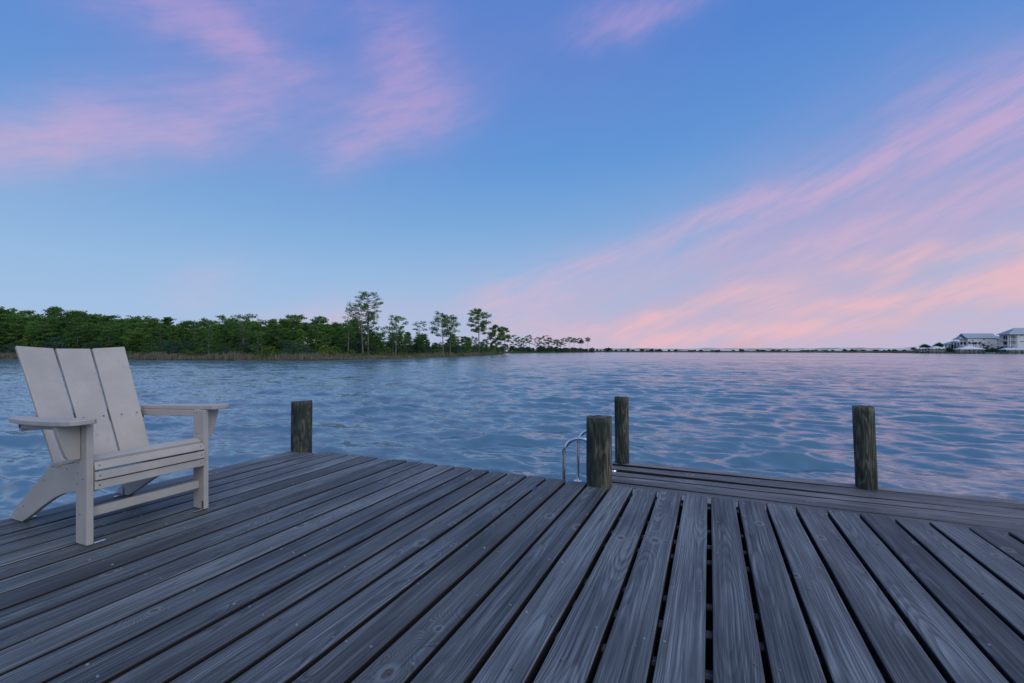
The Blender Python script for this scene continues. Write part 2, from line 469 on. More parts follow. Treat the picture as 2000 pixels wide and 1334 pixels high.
WOOD = wood_mat('weathered_deck_wood', 0.80, (0.85, 1.0, 1.03))
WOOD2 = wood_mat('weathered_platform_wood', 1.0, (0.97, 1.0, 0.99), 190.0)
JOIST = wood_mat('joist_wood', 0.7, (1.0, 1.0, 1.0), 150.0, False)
POST = post_mat()
def chair_mat():
    m, nt, b = new_mat('taupe_plastic_lumber')
    P = E(nt, nt.nodes.new('ShaderNodeNewGeometry').outputs['Position']); x, y, z = XYZ(nt, P)
    g = noise(nt, P, 5.0, 5, 0.62); run = noise(nt, V(nt, x * 34.0, y * 34.0, z * 3.0), 1.0, 4, 0.6); gr = noise(nt, P, 260.0, 2, 0.6)
    c = mixc(nt, g.step(0.30, 0.70), (0.415, 0.383, 0.335), (0.485, 0.448, 0.395))
    c = mixc(nt, (run.step(0.52, 0.78) * g.step(0.40, 0.65)) * 0.45, c, (0.27, 0.25, 0.22))
    c = mixc(nt, gr.step(0.62, 0.75) * 0.18, c, (0.30, 0.28, 0.25))
    setc(nt, b, 'Base Color', c); setc(nt, b, 'Roughness', g.step(0.3, 0.7, 0.42, 0.62)); setc(nt, b, 'Specular IOR Level', 0.4)
    bump(nt, b, gr + run * 0.4, 0.12, 0.001)
    return m
CHAIR = chair_mat()
SCREW = simple('screw_steel', (0.20, 0.20, 0.21), 0.35, 0.5, 0.8)
NAIL = simple('galvanised_nail', (0.24, 0.24, 0.25), 0.5, 0.5, 0.5, 0.75, 9.0)
STEEL = simple('brushed_aluminium', (0.82, 0.84, 0.86), 0.24, 0.5, 0.95, 0.05, 40.0)
BARK = simple('pine_bark', (0.20, 0.172, 0.150), 0.95, 0.1, 0.0, 0.35, 3.0)
PINE = foliage_mat('pine_needles', (0.046, 0.115, 0.034), (0.215, 0.350, 0.075), 0.38)
OAK = foliage_mat('scrub_oak_leaves', (0.040, 0.085, 0.055), (0.110, 0.185, 0.110))
YOUNG = foliage_mat('young_pine_needles', (0.060, 0.130, 0.035), (0.170, 0.290, 0.065))
SHRUB = foliage_mat('shore_shrub_leaves', (0.060, 0.110, 0.020), (0.190, 0.260, 0.050))
REED = foliage_mat('dry_reeds', (0.17, 0.145, 0.11), (0.38, 0.33, 0.23), 0.15)
SEDGE = foliage_mat('green_sedge', (0.075, 0.115, 0.030), (0.21, 0.25, 0.08), 0.2)
GROUND = ground_mat('shore_soil', [(0.06, 0.065, 0.035), (0.09, 0.10, 0.04), (0.13, 0.12, 0.08)], 0.25)
DUNE = ground_mat('dune_sand_and_grass', [(0.07, 0.10, 0.05), (0.40, 0.39, 0.33), (0.66, 0.64, 0.61), (0.74, 0.72, 0.70)], 0.03)
BANK = ground_mat('grassy_bank', [(0.05, 0.09, 0.03), (0.10, 0.12, 0.06), (0.20, 0.17, 0.13)], 0.08)


# ------------------------------------------------------------------ water
def make_water():
    rng = np.random.default_rng(5)
    fine = np.radians(np.arange(-58, 58.01, 0.22))
    coarse = np.radians(np.arange(62, 298.1, 4.0))
    ang = np.concatenate([fine, coarse]); na = len(ang)
    rad = [0.4, 0.9, 1.5, 2.2]
    while rad[-1] < 520: rad.append(rad[-1] * 1.0072)
    rad += [650, 900, 1300, 2000, 3200, 5200, 8000]
    rad = np.array(rad); nr = len(rad)
    A, R_ = np.meshgrid(ang, rad)
    cam_x = R_ * np.sin(A); cam_y = R_ * np.cos(A)
    X = cam_x * CA - cam_y * SA; Y = cam_x * SA + cam_y * CA
    spacing = R_ * 0.0072
    Hh = np.zeros_like(X)
    inview = (np.abs(np.where(A > math.pi, A - 2 * math.pi, A)) < math.radians(60))
    for _ in range(100):
        lam = 0.26 * (14.0 ** rng.random())
        th = math.radians(rng.normal(90, 26)); k = 2 * math.pi / lam
        amp = 0.0082 * lam ** 0.85 * (1.0 if lam < 1.4 else (1.4 / lam) ** 1.1)
        ph = rng.random() * 6.283
        fade = np.clip((lam / (spacing * 2.5) - 1.0), 0, 1)
        # crests of limited length
        env = 0.50 + 0.50 * np.sin(k * 0.31 * (X * math.cos(th + 1.3) + Y * math.sin(th + 1.3)) + ph * 3)
        sn = np.sin(k * (X * math.cos(th) + Y * math.sin(th)) + ph)
        Hh += amp * env * fade * (2.0 * ((sn + 1.0) * 0.5) ** 1.9 - 0.8)
    Hh *= inview * np.clip((R_ - 0.5) / 2, 0, 1)
    Z = WATER + Hh
    v = np.stack([X, Y, Z], -1).reshape(-1, 3)
    i, j = np.meshgrid(np.arange(nr - 1), np.arange(na), indexing='ij')
    j2 = (j + 1) % na
    f = np.stack([i * na + j, i * na + j2, (i + 1) * na + j2, (i + 1) * na + j], -1).reshape(-1, 4)[:, ::-1]
    c = len(v); v = np.vstack([v, [[0, 0, WATER]]])
    me = mesh_np('water', v, f, smooth=True)
    o = link('water', me, water_mat())
    tag(o, kind='structure')


make_water()


# ------------------------------------------------------------------ land
SHORE = [(-900, 118), (-500, 112), (-200, 107), (0, 105), (248, 95), (465, 88), (600, 86), (718, 98), (800, 112), (880, 136), (935, 175), (982, 236)]
def shore_z(px):
    xs = [p[0] for p in SHORE]; zs = [p[1] for p in SHORE]
    return float(np.interp(px, xs, zs))


def land(name, pts, prof, mat, bumps=0.0, seed=1, dense=12):
    """pts: (column, distance) along a waterline; prof: (metres inland, height)."""
    rng = np.random.default_rng(seed)
    cols = []
    for (a, za), (b, zb) in zip(pts[:-1], pts[1:]):
        n = max(1, int(abs(b - a) / dense))
        cols += [(a + (b - a) * t / n, za + (zb - za) * t / n) for t in range(n)]
    cols.append(pts[-1])
    v, nrow = [], len(prof)
    for k, (px, Z) in enumerate(cols):
        for r, (d, h) in enumerate(prof):
            c = math.sqrt(1 + ((px - 1000) / FPX) ** 2)
            p = at(px, Z + d / c, h)
            jig = (math.sin(px * 0.21 + r) * 0.5 + math.sin(px * 0.083 + 2 * r) * 0.8)
            hb = bumps * (0 if r < 3 else 1) * (math.sin(px * 0.031 + r * 1.7) * 0.6 + math.sin(px * 0.077 + r * 2.9) * 0.45 + math.sin(px * 0.17 + r) * 0.25 + 0.3)
            v.append((p.x + jig * 0.4, p.y + jig * 0.6 * (1 if r < 4 else 0), p.z + hb))
    f = []
    for k in range(len(cols) - 1):
        for r in range(nrow - 1):
            f.append((k * nrow + r, (k + 1) * nrow + r, (k + 1) * nrow + r + 1, k * nrow + r + 1))
    o = link(name, mesh_np(name, v, f, smooth=True), mat)
    return tag(o, kind='structure')


land('wooded_shore', SHORE, [(-3, -1.6), (-0.5, -0.97), (0.4, -0.72), (3, -0.5), (9, -0.2), (25, 0.3), (45, 1.2), (80, 3.0), (300, 5.0)], GROUND, 0.0, dense=10)
land('sandy_point', [(940, 255), (985, 330), (1000, 370), (1060, 430), (1110, 490), (1160, 545), (1163, 552)], [(-6, -1.6), (-0.5, -0.97), (2, -0.6), (8, -0.1), (30, 0.4), (60, -0.2), (90, -1.5)], GROUND, 0.0, dense=6)
FAR = [(1040, 640), (1160, 640), (1300, 610), (1500, 530), (1700, 430), (1800, 345), (1900, 310), (2000, 297), (2300, 280), (2700, 270)]
land('far_shore', FAR, [(-6, -1.8), (-0.5, -0.98), (2, -0.5), (10, 0.2), (30, 0.7), (60, 1.0), (130, 1.2), (400, 1.5)], BANK, 0.15, dense=8)
land('garden_bank', [(1786, 372), (1800, 362), (1850, 345), (1900, 327), (2000, 312), (2300, 298), (2700, 288)], [(-9, -0.4), (-2, 0.9), (0, 1.5), (8, 2.1), (30, 2.6), (120, 2.6), (300, 2.0)], BANK, 0.1, dense=8)
land('sand_dunes', [(1150, 700), (1300, 680), (1420, 640), (1560, 590), (1720, 500), (1790, 450)], [(-10, -0.5), (0, 1.2), (6, 1.9), (18, 3.2), (40, 4.2), (80, 4.4), (140, 1.0)], DUNE, 0.9, dense=5)


# ------------------------------------------------------------------ vegetation
def leaf_cloud(clumps, per, size, seed, squash=0.6):
    """clumps: (cx,cy,cz,rx,rz). Many small leaf-sized quads spread through each clump."""
    rng = np.random.default_rng(seed)
    Vs, tn = [], []
    for (cx, cy, cz, rx, rz) in clumps:
        n = max(6, int(per * (rx * rx) * (0.5 + rz / rx)))
        d = rng.normal(size=(n, 3)); d /= np.linalg.norm(d, axis=1)[:, None]
        rr = rng.random(n) ** 0.45
        rr = rr * (0.85 + 0.35 * rng.random(n))
        c = np.stack([cx + d[:, 0] * rr * rx, cy + d[:, 1] * rr * rx, cz + d[:, 2] * rr * rz], -1)
        a = rng.normal(size=(n, 3)); a[:, 2] *= squash; a /= np.linalg.norm(a, axis=1)[:, None]
        t = rng.normal(size=(n, 3)); t[:, 2] *= squash
        b_ = np.cross(a, t); b_ /= (np.linalg.norm(b_, axis=1)[:, None] + 1e-6)
        L = (size * (0.6 + 0.8 * rng.random(n)))[:, None]
        a = a * L * 0.5; b_ = b_ * L * 0.26
        Vs.append(np.stack([c - a, c + b_, c + a, c - b_], 1).reshape(-1, 3))
        tn.append(np.repeat(np.clip(rng.normal(0.5, 0.30) + rng.normal(0, 0.12, n), 0, 1), 4))
    v = np.concatenate(Vs); f = np.arange(len(v), dtype=np.int32).reshape(-1, 4)
    return v, f, np.concatenate(tn)


def merge_tubes(tubes):
    v, f = [], []
    for (path, radii, n) in tubes:
        a, b = tube_arrays(path, radii, n); o = len(v)
        v += a; f += [tuple(i + o for i in q) for q in b]
    return v, f


def pine(H, base, R, nb, seed, per=60, size=0.34, lean=0.0, flat=0.5, top_heavy=True, clump=0.85, tr=0.017):
    """Open-crowned pine: returns trunk and crown meshes."""
    rd = random.Random(seed)
    tpath = [(lean * H * t * t + 0.12 * math.sin(3 * t + seed), 0.10 * math.sin(4 * t + seed * 2), H * t) for t in (0, .2, .4, .6, .8, .97)]
    tubes = [(tpath, [H * tr * k for k in (1.0, .85, .72, .58, .40, .12)], 7)]
    def trunk_at(t):
        t = min(t, .97); i = min(int(t / .2), 4); u = (t - i * .2) / (.2 if i < 4 else .17)
        a, b = Vector(tpath[i]), Vector(tpath[i + 1]); return a.lerp(b, u)
    clumps = []
    for k in range(nb):
        t = base + (0.98 - base) * ((k + rd.random() * 0.8) / nb)
        u = (t - base) / (1 - base)
        prof = (0.55 + 0.75 * math.sin(math.pi * min(1, u * 0.85 + 0.12))) if top_heavy else (1.05 - 0.72 * u)
        L = R * prof * rd.uniform(0.65, 1.1)
        an = k * 2.399 + rd.uniform(-0.5, 0.5)
        p0 = trunk_at(t - 0.03)
        up = rd.uniform(0.05, 0.35) * L
        p1 = p0 + Vector((math.cos(an) * L * 0.55, math.sin(an) * L * 0.55, up * 0.5))
        p2 = p0 + Vector((math.cos(an + .2) * L, math.sin(an + .2) * L, up))
        tubes.append(([p0, p1, p2], [H * 0.0050, H * 0.0036, H * 0.0015], 4))
        m = rd.choice((2, 3, 3))
        for q in range(m):
            s = 0.45 + 0.55 * (q + 0.5) / m
            c = p0.lerp(p2, s) + Vector((rd.uniform(-.35, .35), rd.uniform(-.35, .35), rd.uniform(0, .3)))
            rr = clump * rd.uniform(0.6, 1.15) * (0.7 + 0.3 * L / R)
            clumps.append((c.x, c.y, c.z, rr, rr * flat * rd.uniform(.8, 1.2)))
    tp = trunk_at(.97)
    for q in range(4):
        rr = clump * rd.uniform(.5, .9)
        clumps.append((tp.x + rd.uniform(-.6, .6), tp.y + rd.uniform(-.6, .6), tp.z + rd.uniform(-.5, .25), rr, rr * .6))
    tv, tf = merge_tubes(tubes)
    trunk = mesh_np('trunk', tv, tf, smooth=True)
    v, f, tn = leaf_cloud(clumps, per, size, seed + 100)
    return trunk, mesh_np('crown', v, f, tone=tn)


def oak(H, R, seed, per=55, size=0.30, nclump=26, low=0.25):
    rd = random.Random(seed); clumps = []; tubes = []
    tubes.append(([(0, 0, -0.4), (0.1, 0, H * .25), (0.2, 0.1, H * .5)], [H * .03, H * .025, H * .015], 6))
    for k in range(nclump):
        an = k * 2.399; u = (k + .5) / nclump
        zz = low + (1 - low) * u
        rad = R * math.sqrt(max(0.02, 1 - (abs(zz - .30) / .72) ** 1.6)) * rd.uniform(.25, .95)
        p = Vector((math.cos(an) * rad, math.sin(an) * rad, H * zz * rd.uniform(.80, .96)))
        rr = R * rd.uniform(.20, .38)
        clumps.append((p.x, p.y, p.z, rr, rr * rd.uniform(.5, .7)))
        if k % 3 == 0: tubes.append(([(0.1, 0, H * .25), (p.x * .5, p.y * .5, H * .25 + (p.z - H * .25) * .6), p], [H * .012, H * .008, H * .003], 4))
    tv, tf = merge_tubes(tubes)
    v, f, tn = leaf_cloud(clumps, per, size, seed + 200, 0.8)
    return mesh_np('trunk', tv, tf, smooth=True), mesh_np('crown', v, f, tone=tn)


def put_tree(name, meshes, mat, px, Z, z0, scale, rz, label, cat, group=None, sz=None):
    root = empty(name, at(px, Z, z0), rz, label=label, cat=cat, group=group)
    root.scale = (scale, scale, sz or scale)
    link('trunk', meshes[0], BARK, root); link('crown', meshes[1], mat, root)
    return root


R = random.Random(11)
# -- the massed wood on the shore
FOREST = [pine(10, 0.10 if i < 4 else 0.28, 2.7, 40, 20 + i, per=70, size=0.36, top_heavy=(i % 2 == 0), flat=0.42, clump=1.05) for i in range(6)]
FOREST_T = [pine(10, 0.52, 2.3, 16, 40 + i, per=65, size=0.34, flat=0.45, clump=0.85) for i in range(3)]
OAKS = [oak(5, 3.2, 60 + i) for i in range(3)]
def top_row(px):        # crest line of the wood in photo rows
    return float(np.interp(px, [-400, 0, 60, 120, 180, 250, 330, 400, 480, 560, 650, 700, 760, 830, 900, 960, 990], [596, 599, 606, 607, 609, 616, 622, 624, 620, 622, 627, 632, 640, 652, 656, 664, 672]))
n_for = 0
for row, (dz, hk) in enumerate(((9, 0.72), (15, 0.84), (22, 0.94), (30, 1.0), (40, 1.0))):
    px = -330.0 + row * 17
    while px < 985:
        Z = shore_z(px) + dz + R.uniform(-2, 2)
        pxj = px + R.uniform(-8, 8)
        H = (zof(top_row(pxj), Z) - 0.1) * hk * (R.uniform(0.80, 1.04) if R.random() < .92 else R.uniform(1.08, 1.2))
        step = (3.3 if row < 3 else 3.9) / Z * FPX * max(0.55, min(1.0, H / 10))
        if pxj > 700 and row > 2: px += step * 1.4; continue
        if pxj > 700:
            H *= R.uniform(0.55, 1.22); step *= R.uniform(0.9, 1.7)
        if 655 < pxj and H < 2.5: px += step; continue
        if row == 0 and R.random() < 0.42:
            px += step; continue
        ms = R.choice(FOREST) if (row < 4 and R.random() < .88) else R.choice(FOREST_T)
        tall_kind = any(ms is q for q in FOREST_T)
        lab = ('bare-stemmed pine with a high tufted crown, rising in the back of the shore wood' if tall_kind else
               'low full-skirted pine at the front edge of the shore wood behind the scrub oaks' if row == 0 else
               'mid-height leafy pine packed in the middle of the shore wood' if row < 3 else 'rounded pine forming the crest line at the back of the shore wood')
        grp = 'bare-stemmed pines of the wood' if tall_kind else ('front-edge pines of the wood', 'middle pines of the wood', 'middle pines of the wood', 'crest pines of the wood', 'crest pines of the wood')[row]
        put_tree('pine_tree', ms, PINE, pxj, Z, 0.0, H / 10, R.uniform(0, 6.28), lab, 'tree', grp)
        n_for += 1
        px += step * R.uniform(0.85, 1.2)
for px in list(range(-300, 260, 26)) + list(range(262, 960, 26)):
    Z = shore_z(px) + R.uniform(4.5, 13)
    H = R.uniform(3.0, 5.2) if px < 300 else R.uniform(2.2, 4.2)
    put_tree('scrub_oak', R.choice(OAKS), OAK, px + R.uniform(-12, 12), Z, -0.3, H / 5, R.uniform(0, 6.28), 'low dark scrub oak spreading in front of the shore pines', 'tree', 'scrub oaks in front of the shore wood')

for px in range(690, 985, 13):
    Z = shore_z(px) + R.uniform(12, 26)
    put_tree('scrub_oak', R.choice(OAKS), OAK if R.random() < .5 else PINE, px + R.uniform(-6, 6), Z, -0.4, R.uniform(2.6, 4.6) / 5, R.uniform(0, 6.28), 'scrub oak filling the low thin end of the wood behind the lone pines', 'tree', 'scrub oaks at the thin end of the wood')
# -- pines that stand out
def solo(px, Z, top, crown_px, base, nb, seed, label, mat=PINE, lean=0.0, z0=-0.25, per=62, clump=None, top_heavy=True, size=0.34, flat=0.72, tr=0.014, name='tall_pine', group=None):
    H = zof(top, Z) - z0; Rr = crown_px * 0.5 / FPX * Z
    cl = clump or max(0.5, Rr * 0.22)
    put_tree(name, pine(H, base, Rr * 0.86, nb, seed, per, size, lean, flat, top_heavy, cl, tr), mat, px, Z, z0, 1.0, 0.0, label, 'tree', group)
solo(719, 106, 569, 62, 0.50, 38, 3, 'tallest pine on the shore with a broad rounded open crown', clump=0.60, size=0.26, per=95)
solo(709, 104, 592, 70, 0.52, 28, 4, 'slim pine leaning away beside the tallest pine, crown ragged and one-sided', lean=-0.14, clump=0.55, size=0.26, per=90)
solo(681, 100, 628, 34, 0.50, 10, 5, 'thin bare-trunked pine on the wood edge beside the two tallest pines')
solo(773, 112, 616, 46, 0.42, 26, 6, 'mid-height pine with straight pale trunk standing alone before the wood')
solo(738, 112, 640, 40, 0.35, 12, 36, 'short thin-stemmed pine between the tallest pine and its pale-trunked neighbour')
solo(820, 135, 627, 34, 0.62, 10, 7, 'flat-topped pine rising behind scrub in a dip of the wood')
solo(865, 139, 612, 50, 0.44, 26, 8, 'full-crowned pine, the darker one of a close pair at the bank')
solo(879, 143, 615, 42, 0.34, 22, 9, 'loose-crowned pine with drooping side limbs, the lighter of a close pair', lean=0.05)
solo(936, 180, 603, 48, 0.46, 34, 10, 'pine with high arched crown standing clear above the low wood', lean=-0.02, clump=1.0, size=0.42)
solo(967, 215, 635, 30, 0.35, 16, 12, 'dark dense pine where the wood ends, next to the arched pine', clump=1.3, size=0.5)
solo(985, 235, 640, 26, 0.45, 12, 13, 'dark pine with side tuft at the tip of the wood', clump=1.3, size=0.5)
solo(115, 120, 603, 30, 0.70, 9, 14, 'flat umbrella-topped pine poking above the tree line', clump=0.8)
solo(160, 122, 606, 22, 0.70, 8, 24, 'narrow tufted pine poking above the tree line', clump=0.7)
solo(475, 94, 617, 52, 0.40, 17, 15, 'hazy soft-needled pine with a thin grey trunk standing out from the wood', clump=0.95, per=40)
solo(408, 92, 640, 44, 0.12, 20, 16, 'light green young conical pine at the wood edge', mat=YOUNG, top_heavy=False, name='young_pine')
solo(505, 91, 646, 44, 0.12, 18, 17, 'light green bushy young pine beside the thin grey trunk', mat=YOUNG, top_heavy=False, name='young_pine')
for i, (px, Z, top, w) in enumerate([(1003, 372, 654, 17), (1013, 380, 658, 15), (1022, 392, 660, 14), (1034, 402, 654, 13), (1049, 425, 658, 18), (1062, 432, 655, 26), (1072, 440, 661, 18), (1086, 455, 663, 13),
                                    (1092, 462, 668, 12), (1101, 475, 660, 13), (1112, 485, 658, 13), (1121, 492, 660, 11), (1131, 502, 660, 12), (1136, 506, 664, 8), (1148, 528, 659, 11)]):
    lab = 'slender flat-topped pine in the row along the low point'
    if i == 14: lab = 'last lone thin pine at the very tip of the low point'
    if i == 5: lab = 'broad spreading dark pine, the widest crown of the row along the point'
    solo(px, Z + 14, top, w * 1.15, (0.22, 0.3, 0.25, 0.5, 0.3, 0.15, 0.3, 0.6, 0.5, 0.45, 0.62, 0.66, 0.6, 0.7, 0.72)[i], 17, 70 + i, lab, per=34, size=0.5, flat=0.5, clump=1.15 if i not in (5,) else 1.6, tr=0.012, z0=0.1, group='pines along the low point' if i not in (5, 14) else None)

# -- shrubs, reeds and sedge on the bank
SHR = [oak(1.6, 1.5, 90 + i, per=120, size=0.22, nclump=14, low=0.1) for i in range(3)]
DENSE = [oak(1.6, 1.5, 190 + i, per=330, size=0.26, nclump=18, low=0.12) for i in range(3)]
def shrub(px, Z, z0, s, label, group, mat=SHRUB, sz=None, name='shore_shrub', ms=None):
    root = put_tree(name, ms or R.choice(SHR), mat, px, Z, z0, s, R.uniform(0, 6.28), label, 'shrub', group, sz)
    return root
px = -150.0
while px < 985:
    Z = shore_z(px) + R.uniform(2.2, 5.0)
    shrub(px, Z, -0.5, R.uniform(0.5, 1.0) * (1.7 if R.random() < .3 else 1.0), 'bright yellow-green low shrub on the reedy bank', 'bright shrubs along the bank')
    px += R.uniform(10, 30) * (88 / Z)


def blades(name, spots, h0, h1, w, mat, seed):
    rng = np.random.default_rng(seed); n = len(spots)
    p = np.array(spots); a = rng.random(n) * 6.283
    h = (h0 + (h1 - h0) * rng.random(n)) * (0.75 + 0.35 * np.sin(p[:, 0] * .31) * np.sin(p[:, 0] * .093 + 1) + 0.2 * np.sin(p[:, 0] * 1.3)); ln = rng.normal(0, .18, (n, 2)) * h[:, None]
    dx = np.stack([np.cos(a) * w, np.sin(a) * w, 0 * a], -1)
    top = p + np.stack([ln[:, 0], ln[:, 1], h], -1)
    v = np.stack([p - dx, p + dx, top + dx * .35, top - dx * .35], 1).reshape(-1, 3)
    o = link(name, mesh_np(name, v, np.arange(4 * n).reshape(-1, 4), tone=np.repeat(np.clip(rng.normal(.5, .25, n), 0, 1), 4)), mat)
    return tag(o, kind='stuff')
def bank_spots(n, d0, d1, x0, x1, keep, seed):
    rr = random.Random(seed); out = []
    while len(out) < n:
        px = rr.uniform(x0, x1)
        if not keep(px, rr): continue
        d = rr.uniform(d0, d1); Z = shore_z(px) + d
        q = at(px, Z, -0.75 + 0.08 * max(0, d)); out.append(tuple(q))
    return out
tag(blades('reeds', bank_spots(16000, -0.3, 3.2, -300, 985, lambda p, r: math.sin(p * .021) + .5 * math.sin(p * .07) + (1.2 if p < 90 else 0) > r.uniform(-1.6, .9), 3), .55, 1.4, .06, REED, 1), 'brown dry reeds fringing the wooded shore', 'reeds')
tag(blades('sedge', bank_spots(16000, 0.4, 6.0, -300, 988, lambda p, r: True, 4), .3, .8, .07, SEDGE, 2), 'green sedge and grass on the low bank', 'grass')
sp = []
rr = random.Random(8)
for _ in range(5000):
    px = rr.uniform(985, 1158); Z = float(np.interp(px, [985, 1000, 1060, 1110, 1160], [330, 370, 430, 490, 545])) + rr.uniform(0.5, 22)
    sp.append(tuple(at(px, Z, -0.55)))
tag(blades('point_grass', sp, .6, 1.7, .22, SEDGE, 6), 'low green grass covering the narrow point', 'grass')
for px in range(1000, 1160, 7):
    Z = float(np.interp(px, [985, 1000, 1060, 1110, 1160], [330, 370, 430, 490, 545])) + R.uniform(8, 18)
    shrub(px + R.uniform(-3, 3), Z, -0.2, R.uniform(2.0, 3.6), 'dark low shrub beneath the slender pines of the point', 'dark shrubs on the point', OAK, name='dark_shrub', ms=R.choice(DENSE))


# ------------------------------------------------------------------ far shore: scrub, houses, docks
for (x0, x1, yt, Z) in [(1163, 1170, 681, 670), (1175, 1201, 679, 655), (1221, 1232, 680, 650), (1246, 1262, 680.5, 640), (1264, 1280, 681, 632), (1280, 1297, 681, 630), (1303, 1308, 682, 640), (1316, 1325, 681.5, 625),
                        (1346, 1360, 683, 600), (1363, 1375, 682.5, 595), (1442, 1450, 680.5, 600), (1390, 1412, 684, 570), (1480, 1500, 683, 560), (1512, 1530, 684, 540), (1562, 1584, 683, 545), (1575, 1600, 683.5, 520), (1600, 1620, 683.5, 515),
                        (1656, 1678, 684.5, 462), (1706, 1718, 684, 450), (1722, 1732, 684, 440), (1760, 1772, 684.5, 410)]:
    w = (x1 - x0) / FPX * Z; top = zof(yt, Z) - 1.0
    shrub((x0 + x1) / 2, Z, 0.6, w / 3.6, 'dark rounded scrub on the low far dunes across the water', 'scrub on the far dunes', OAK, sz=max(0.9, top / 1.6), name='dune_scrub', ms=R.choice(DENSE))
for i in range(28):
    px = 1165 + 600 * (i + R.random() * .8) / 28; Z = float(np.interp(px, [a for a, b in FAR], [b for a, b in FAR])) + R.uniform(18, 60)
    shrub(px, Z, 0.5, R.uniform(.9, 2.4), 'small dark scrub clump dotted along the far dunes', 'small scrub dotted on the far dunes', OAK, sz=R.uniform(.9, 1.7), name='dune_scrub', ms=R.choice(DENSE))
sp = []
for _ in range(7000):
    px = rr.uniform(1160, 1990); Z = float(np.interp(px, [a for a, b in FAR], [b for a, b in FAR])) + rr.uniform(0.5, 16)
    sp.append(tuple(at(px, Z, -0.4 + 0.0 * px)))
tag(blades('far_grass', sp, .5, 1.5, .25, SEDGE, 7), 'green marsh grass along the far waterline', 'grass')

ROOF = simple('grey_metal_roof', (0.27, 0.33, 0.38), 0.45, 0.5, 0.1, 0.06, 0.6)
WHITE = simple('white_siding', (0.74, 0.74, 0.72), 0.7, 0.3, 0.0, 0.05, 0.8)
PALE = simple('pale_metal_roof', (0.55, 0.60, 0.66), 0.4, 0.5, 0.1, 0.05, 0.6)
GLASS = simple('dark_window_glass', (0.03, 0.04, 0.05), 0.12, 0.6)
DARKW = simple('weathered_dock_timber', (0.12, 0.105, 0.095), 0.9, 0.2, 0.0, 0.25, 1.2)
TRIM = simple('white_trim', (0.80, 0.80, 0.80), 0.6, 0.3)
BRICK = simple('tan_retaining_wall', (0.26, 0.21, 0.18), 0.9, 0.2, 0.0, 0.2, 0.8)


class Site:
    """A building lot: local x to the right, y away, z up; columns and rows of the photo convert to metres at its distance."""
    def __init__(s, name, px0, Z, label, cat, group=None):
        s.px0, s.Z = px0, Z; s.root = empty(name, at(px0, Z, 0), YAW, label=label, cat=cat, group=group)
    def x(s, px): return (px - s.px0) / FPX * s.Z
    def z(s, py): return zof(py, s.Z)
    def b(s, name, x0, x1, y0, y1, z0, z1, mat, parent=None, bev=0.0): return box(name, (x0, x1, y0, y1, z0, z1), mat, parent or s.root, bev)
    def window(s, px0, px1, py0, py1, y=0.0):
        x0, x1, z0, z1 = s.x(px0), s.x(px1), s.z(py1), s.z(py0)
        f = s.b('window', x0 - .12, x1 + .12, y - .10, y - .003, z0 - .12, z1 + .12, TRIM)
        s.b('pane', x0, x1, y - .13, y - .102, z0, z1, GLASS, f)


def gable_roof(name, x0, x1, y0, y1, ze, zr, mat, parent, oh=0.6, th=0.18, hip=0.0):
    ym = (y0 + y1) / 2
    v = [(x0 - oh, y0 - oh, ze), (x1 + oh, y0 - oh, ze), (x1 + oh, y1 + oh, ze), (x0 - oh, y1 + oh, ze), (x0 - oh + hip, ym, zr), (x1 + oh - hip, ym, zr)]
    v += [(a, b, c - th) for a, b, c in v]
    f = [(0, 1, 5, 4), (2, 3, 4, 5), (0, 4, 3), (1, 2, 5), (6, 10, 11, 7), (8, 11, 10, 9), (6, 9, 10), (7, 11, 8), (0, 6, 7, 1), (1, 7, 8, 2), (2, 8, 9, 3), (3, 9, 6, 0)]
    me = bpy.data.meshes.new(name); me.from_pydata(v, [], f)
    return link(name, me, mat, parent)


def rail(site, x0, x1, y, z, n=5):
    g = site.b('railing', x0, x1, y - .05, y + .05, z + .95, z + 1.05, TRIM)
    for i in range(n + 1):
        x = x0 + (x1 - x0) * i / n
        box('baluster', (x - .05, x + .05, y - .04, y + .04, z, z + .948), TRIM, g)


# long white house
h = Site('beach_house', 1890, 345, 'long white house with grey gabled roof behind palms and boathouse', 'house')
D = 6.5; xr_ = h.x(1946); ze, zr, zb = h.z(660.5), h.z(651.5) + .1, 1.2
prism('wall', [(0, zb), (D, zb), (D, ze), (D / 2, zr - .35), (0, ze)], 0, xr_, 'x', WHITE, h.root)
rf = gable_roof('roof', -1.2, xr_, 0, D, ze + .15, zr + .15, ROOF, h.root, .7)
for a, b_ in ((1929, 1933), (1935.5, 1939)):
    s0 = .35; s1 = .62
    y0, y1 = D / 2 * s0, D / 2 * s1; z0, z1 = ze + (zr - ze) * s0 + .1, ze + (zr - ze) * s1 + .1
    x0, x1 = h.x(a), h.x(b_)
    me = bpy.data.meshes.new('skylight'); me.from_pydata([(x0, y0, z0 + .3), (x1, y0, z0 + .3), (x1, y1, z1 + .3), (x0, y1, z1 + .3), (x0, y0, z0), (x1, y0, z0), (x1, y1, z1), (x0, y1, z1)], [], [(0, 1, 2, 3), (0, 4, 5, 1), (1, 5, 6, 2), (2, 6, 7, 3), (3, 7, 4, 0)])
    link('skylight', me, TRIM, rf)
h.window(1920.5, 1923, 661.5, 663.5); h.window(1930, 1933, 668, 669.5); h.window(1935.5, 1938, 673, 675); h.window(1891, 1895.5, 667, 672); h.window(1898, 1901, 664, 666)
for zz in (h.z(675.5), h.z(666)):
    h.b('porch_floor', -5.2, -.005, .8, D - .6, zz - .2, zz, TRIM)
for xx, yy in ((-5.0, 1.0), (-2.6, 1.0), (-5.0, 3.2), (-5.0, 5.7)):
    h.b('porch_post', xx - .14, xx + .14, yy - .14, yy + .14, 1.2, h.z(662.5), TRIM)
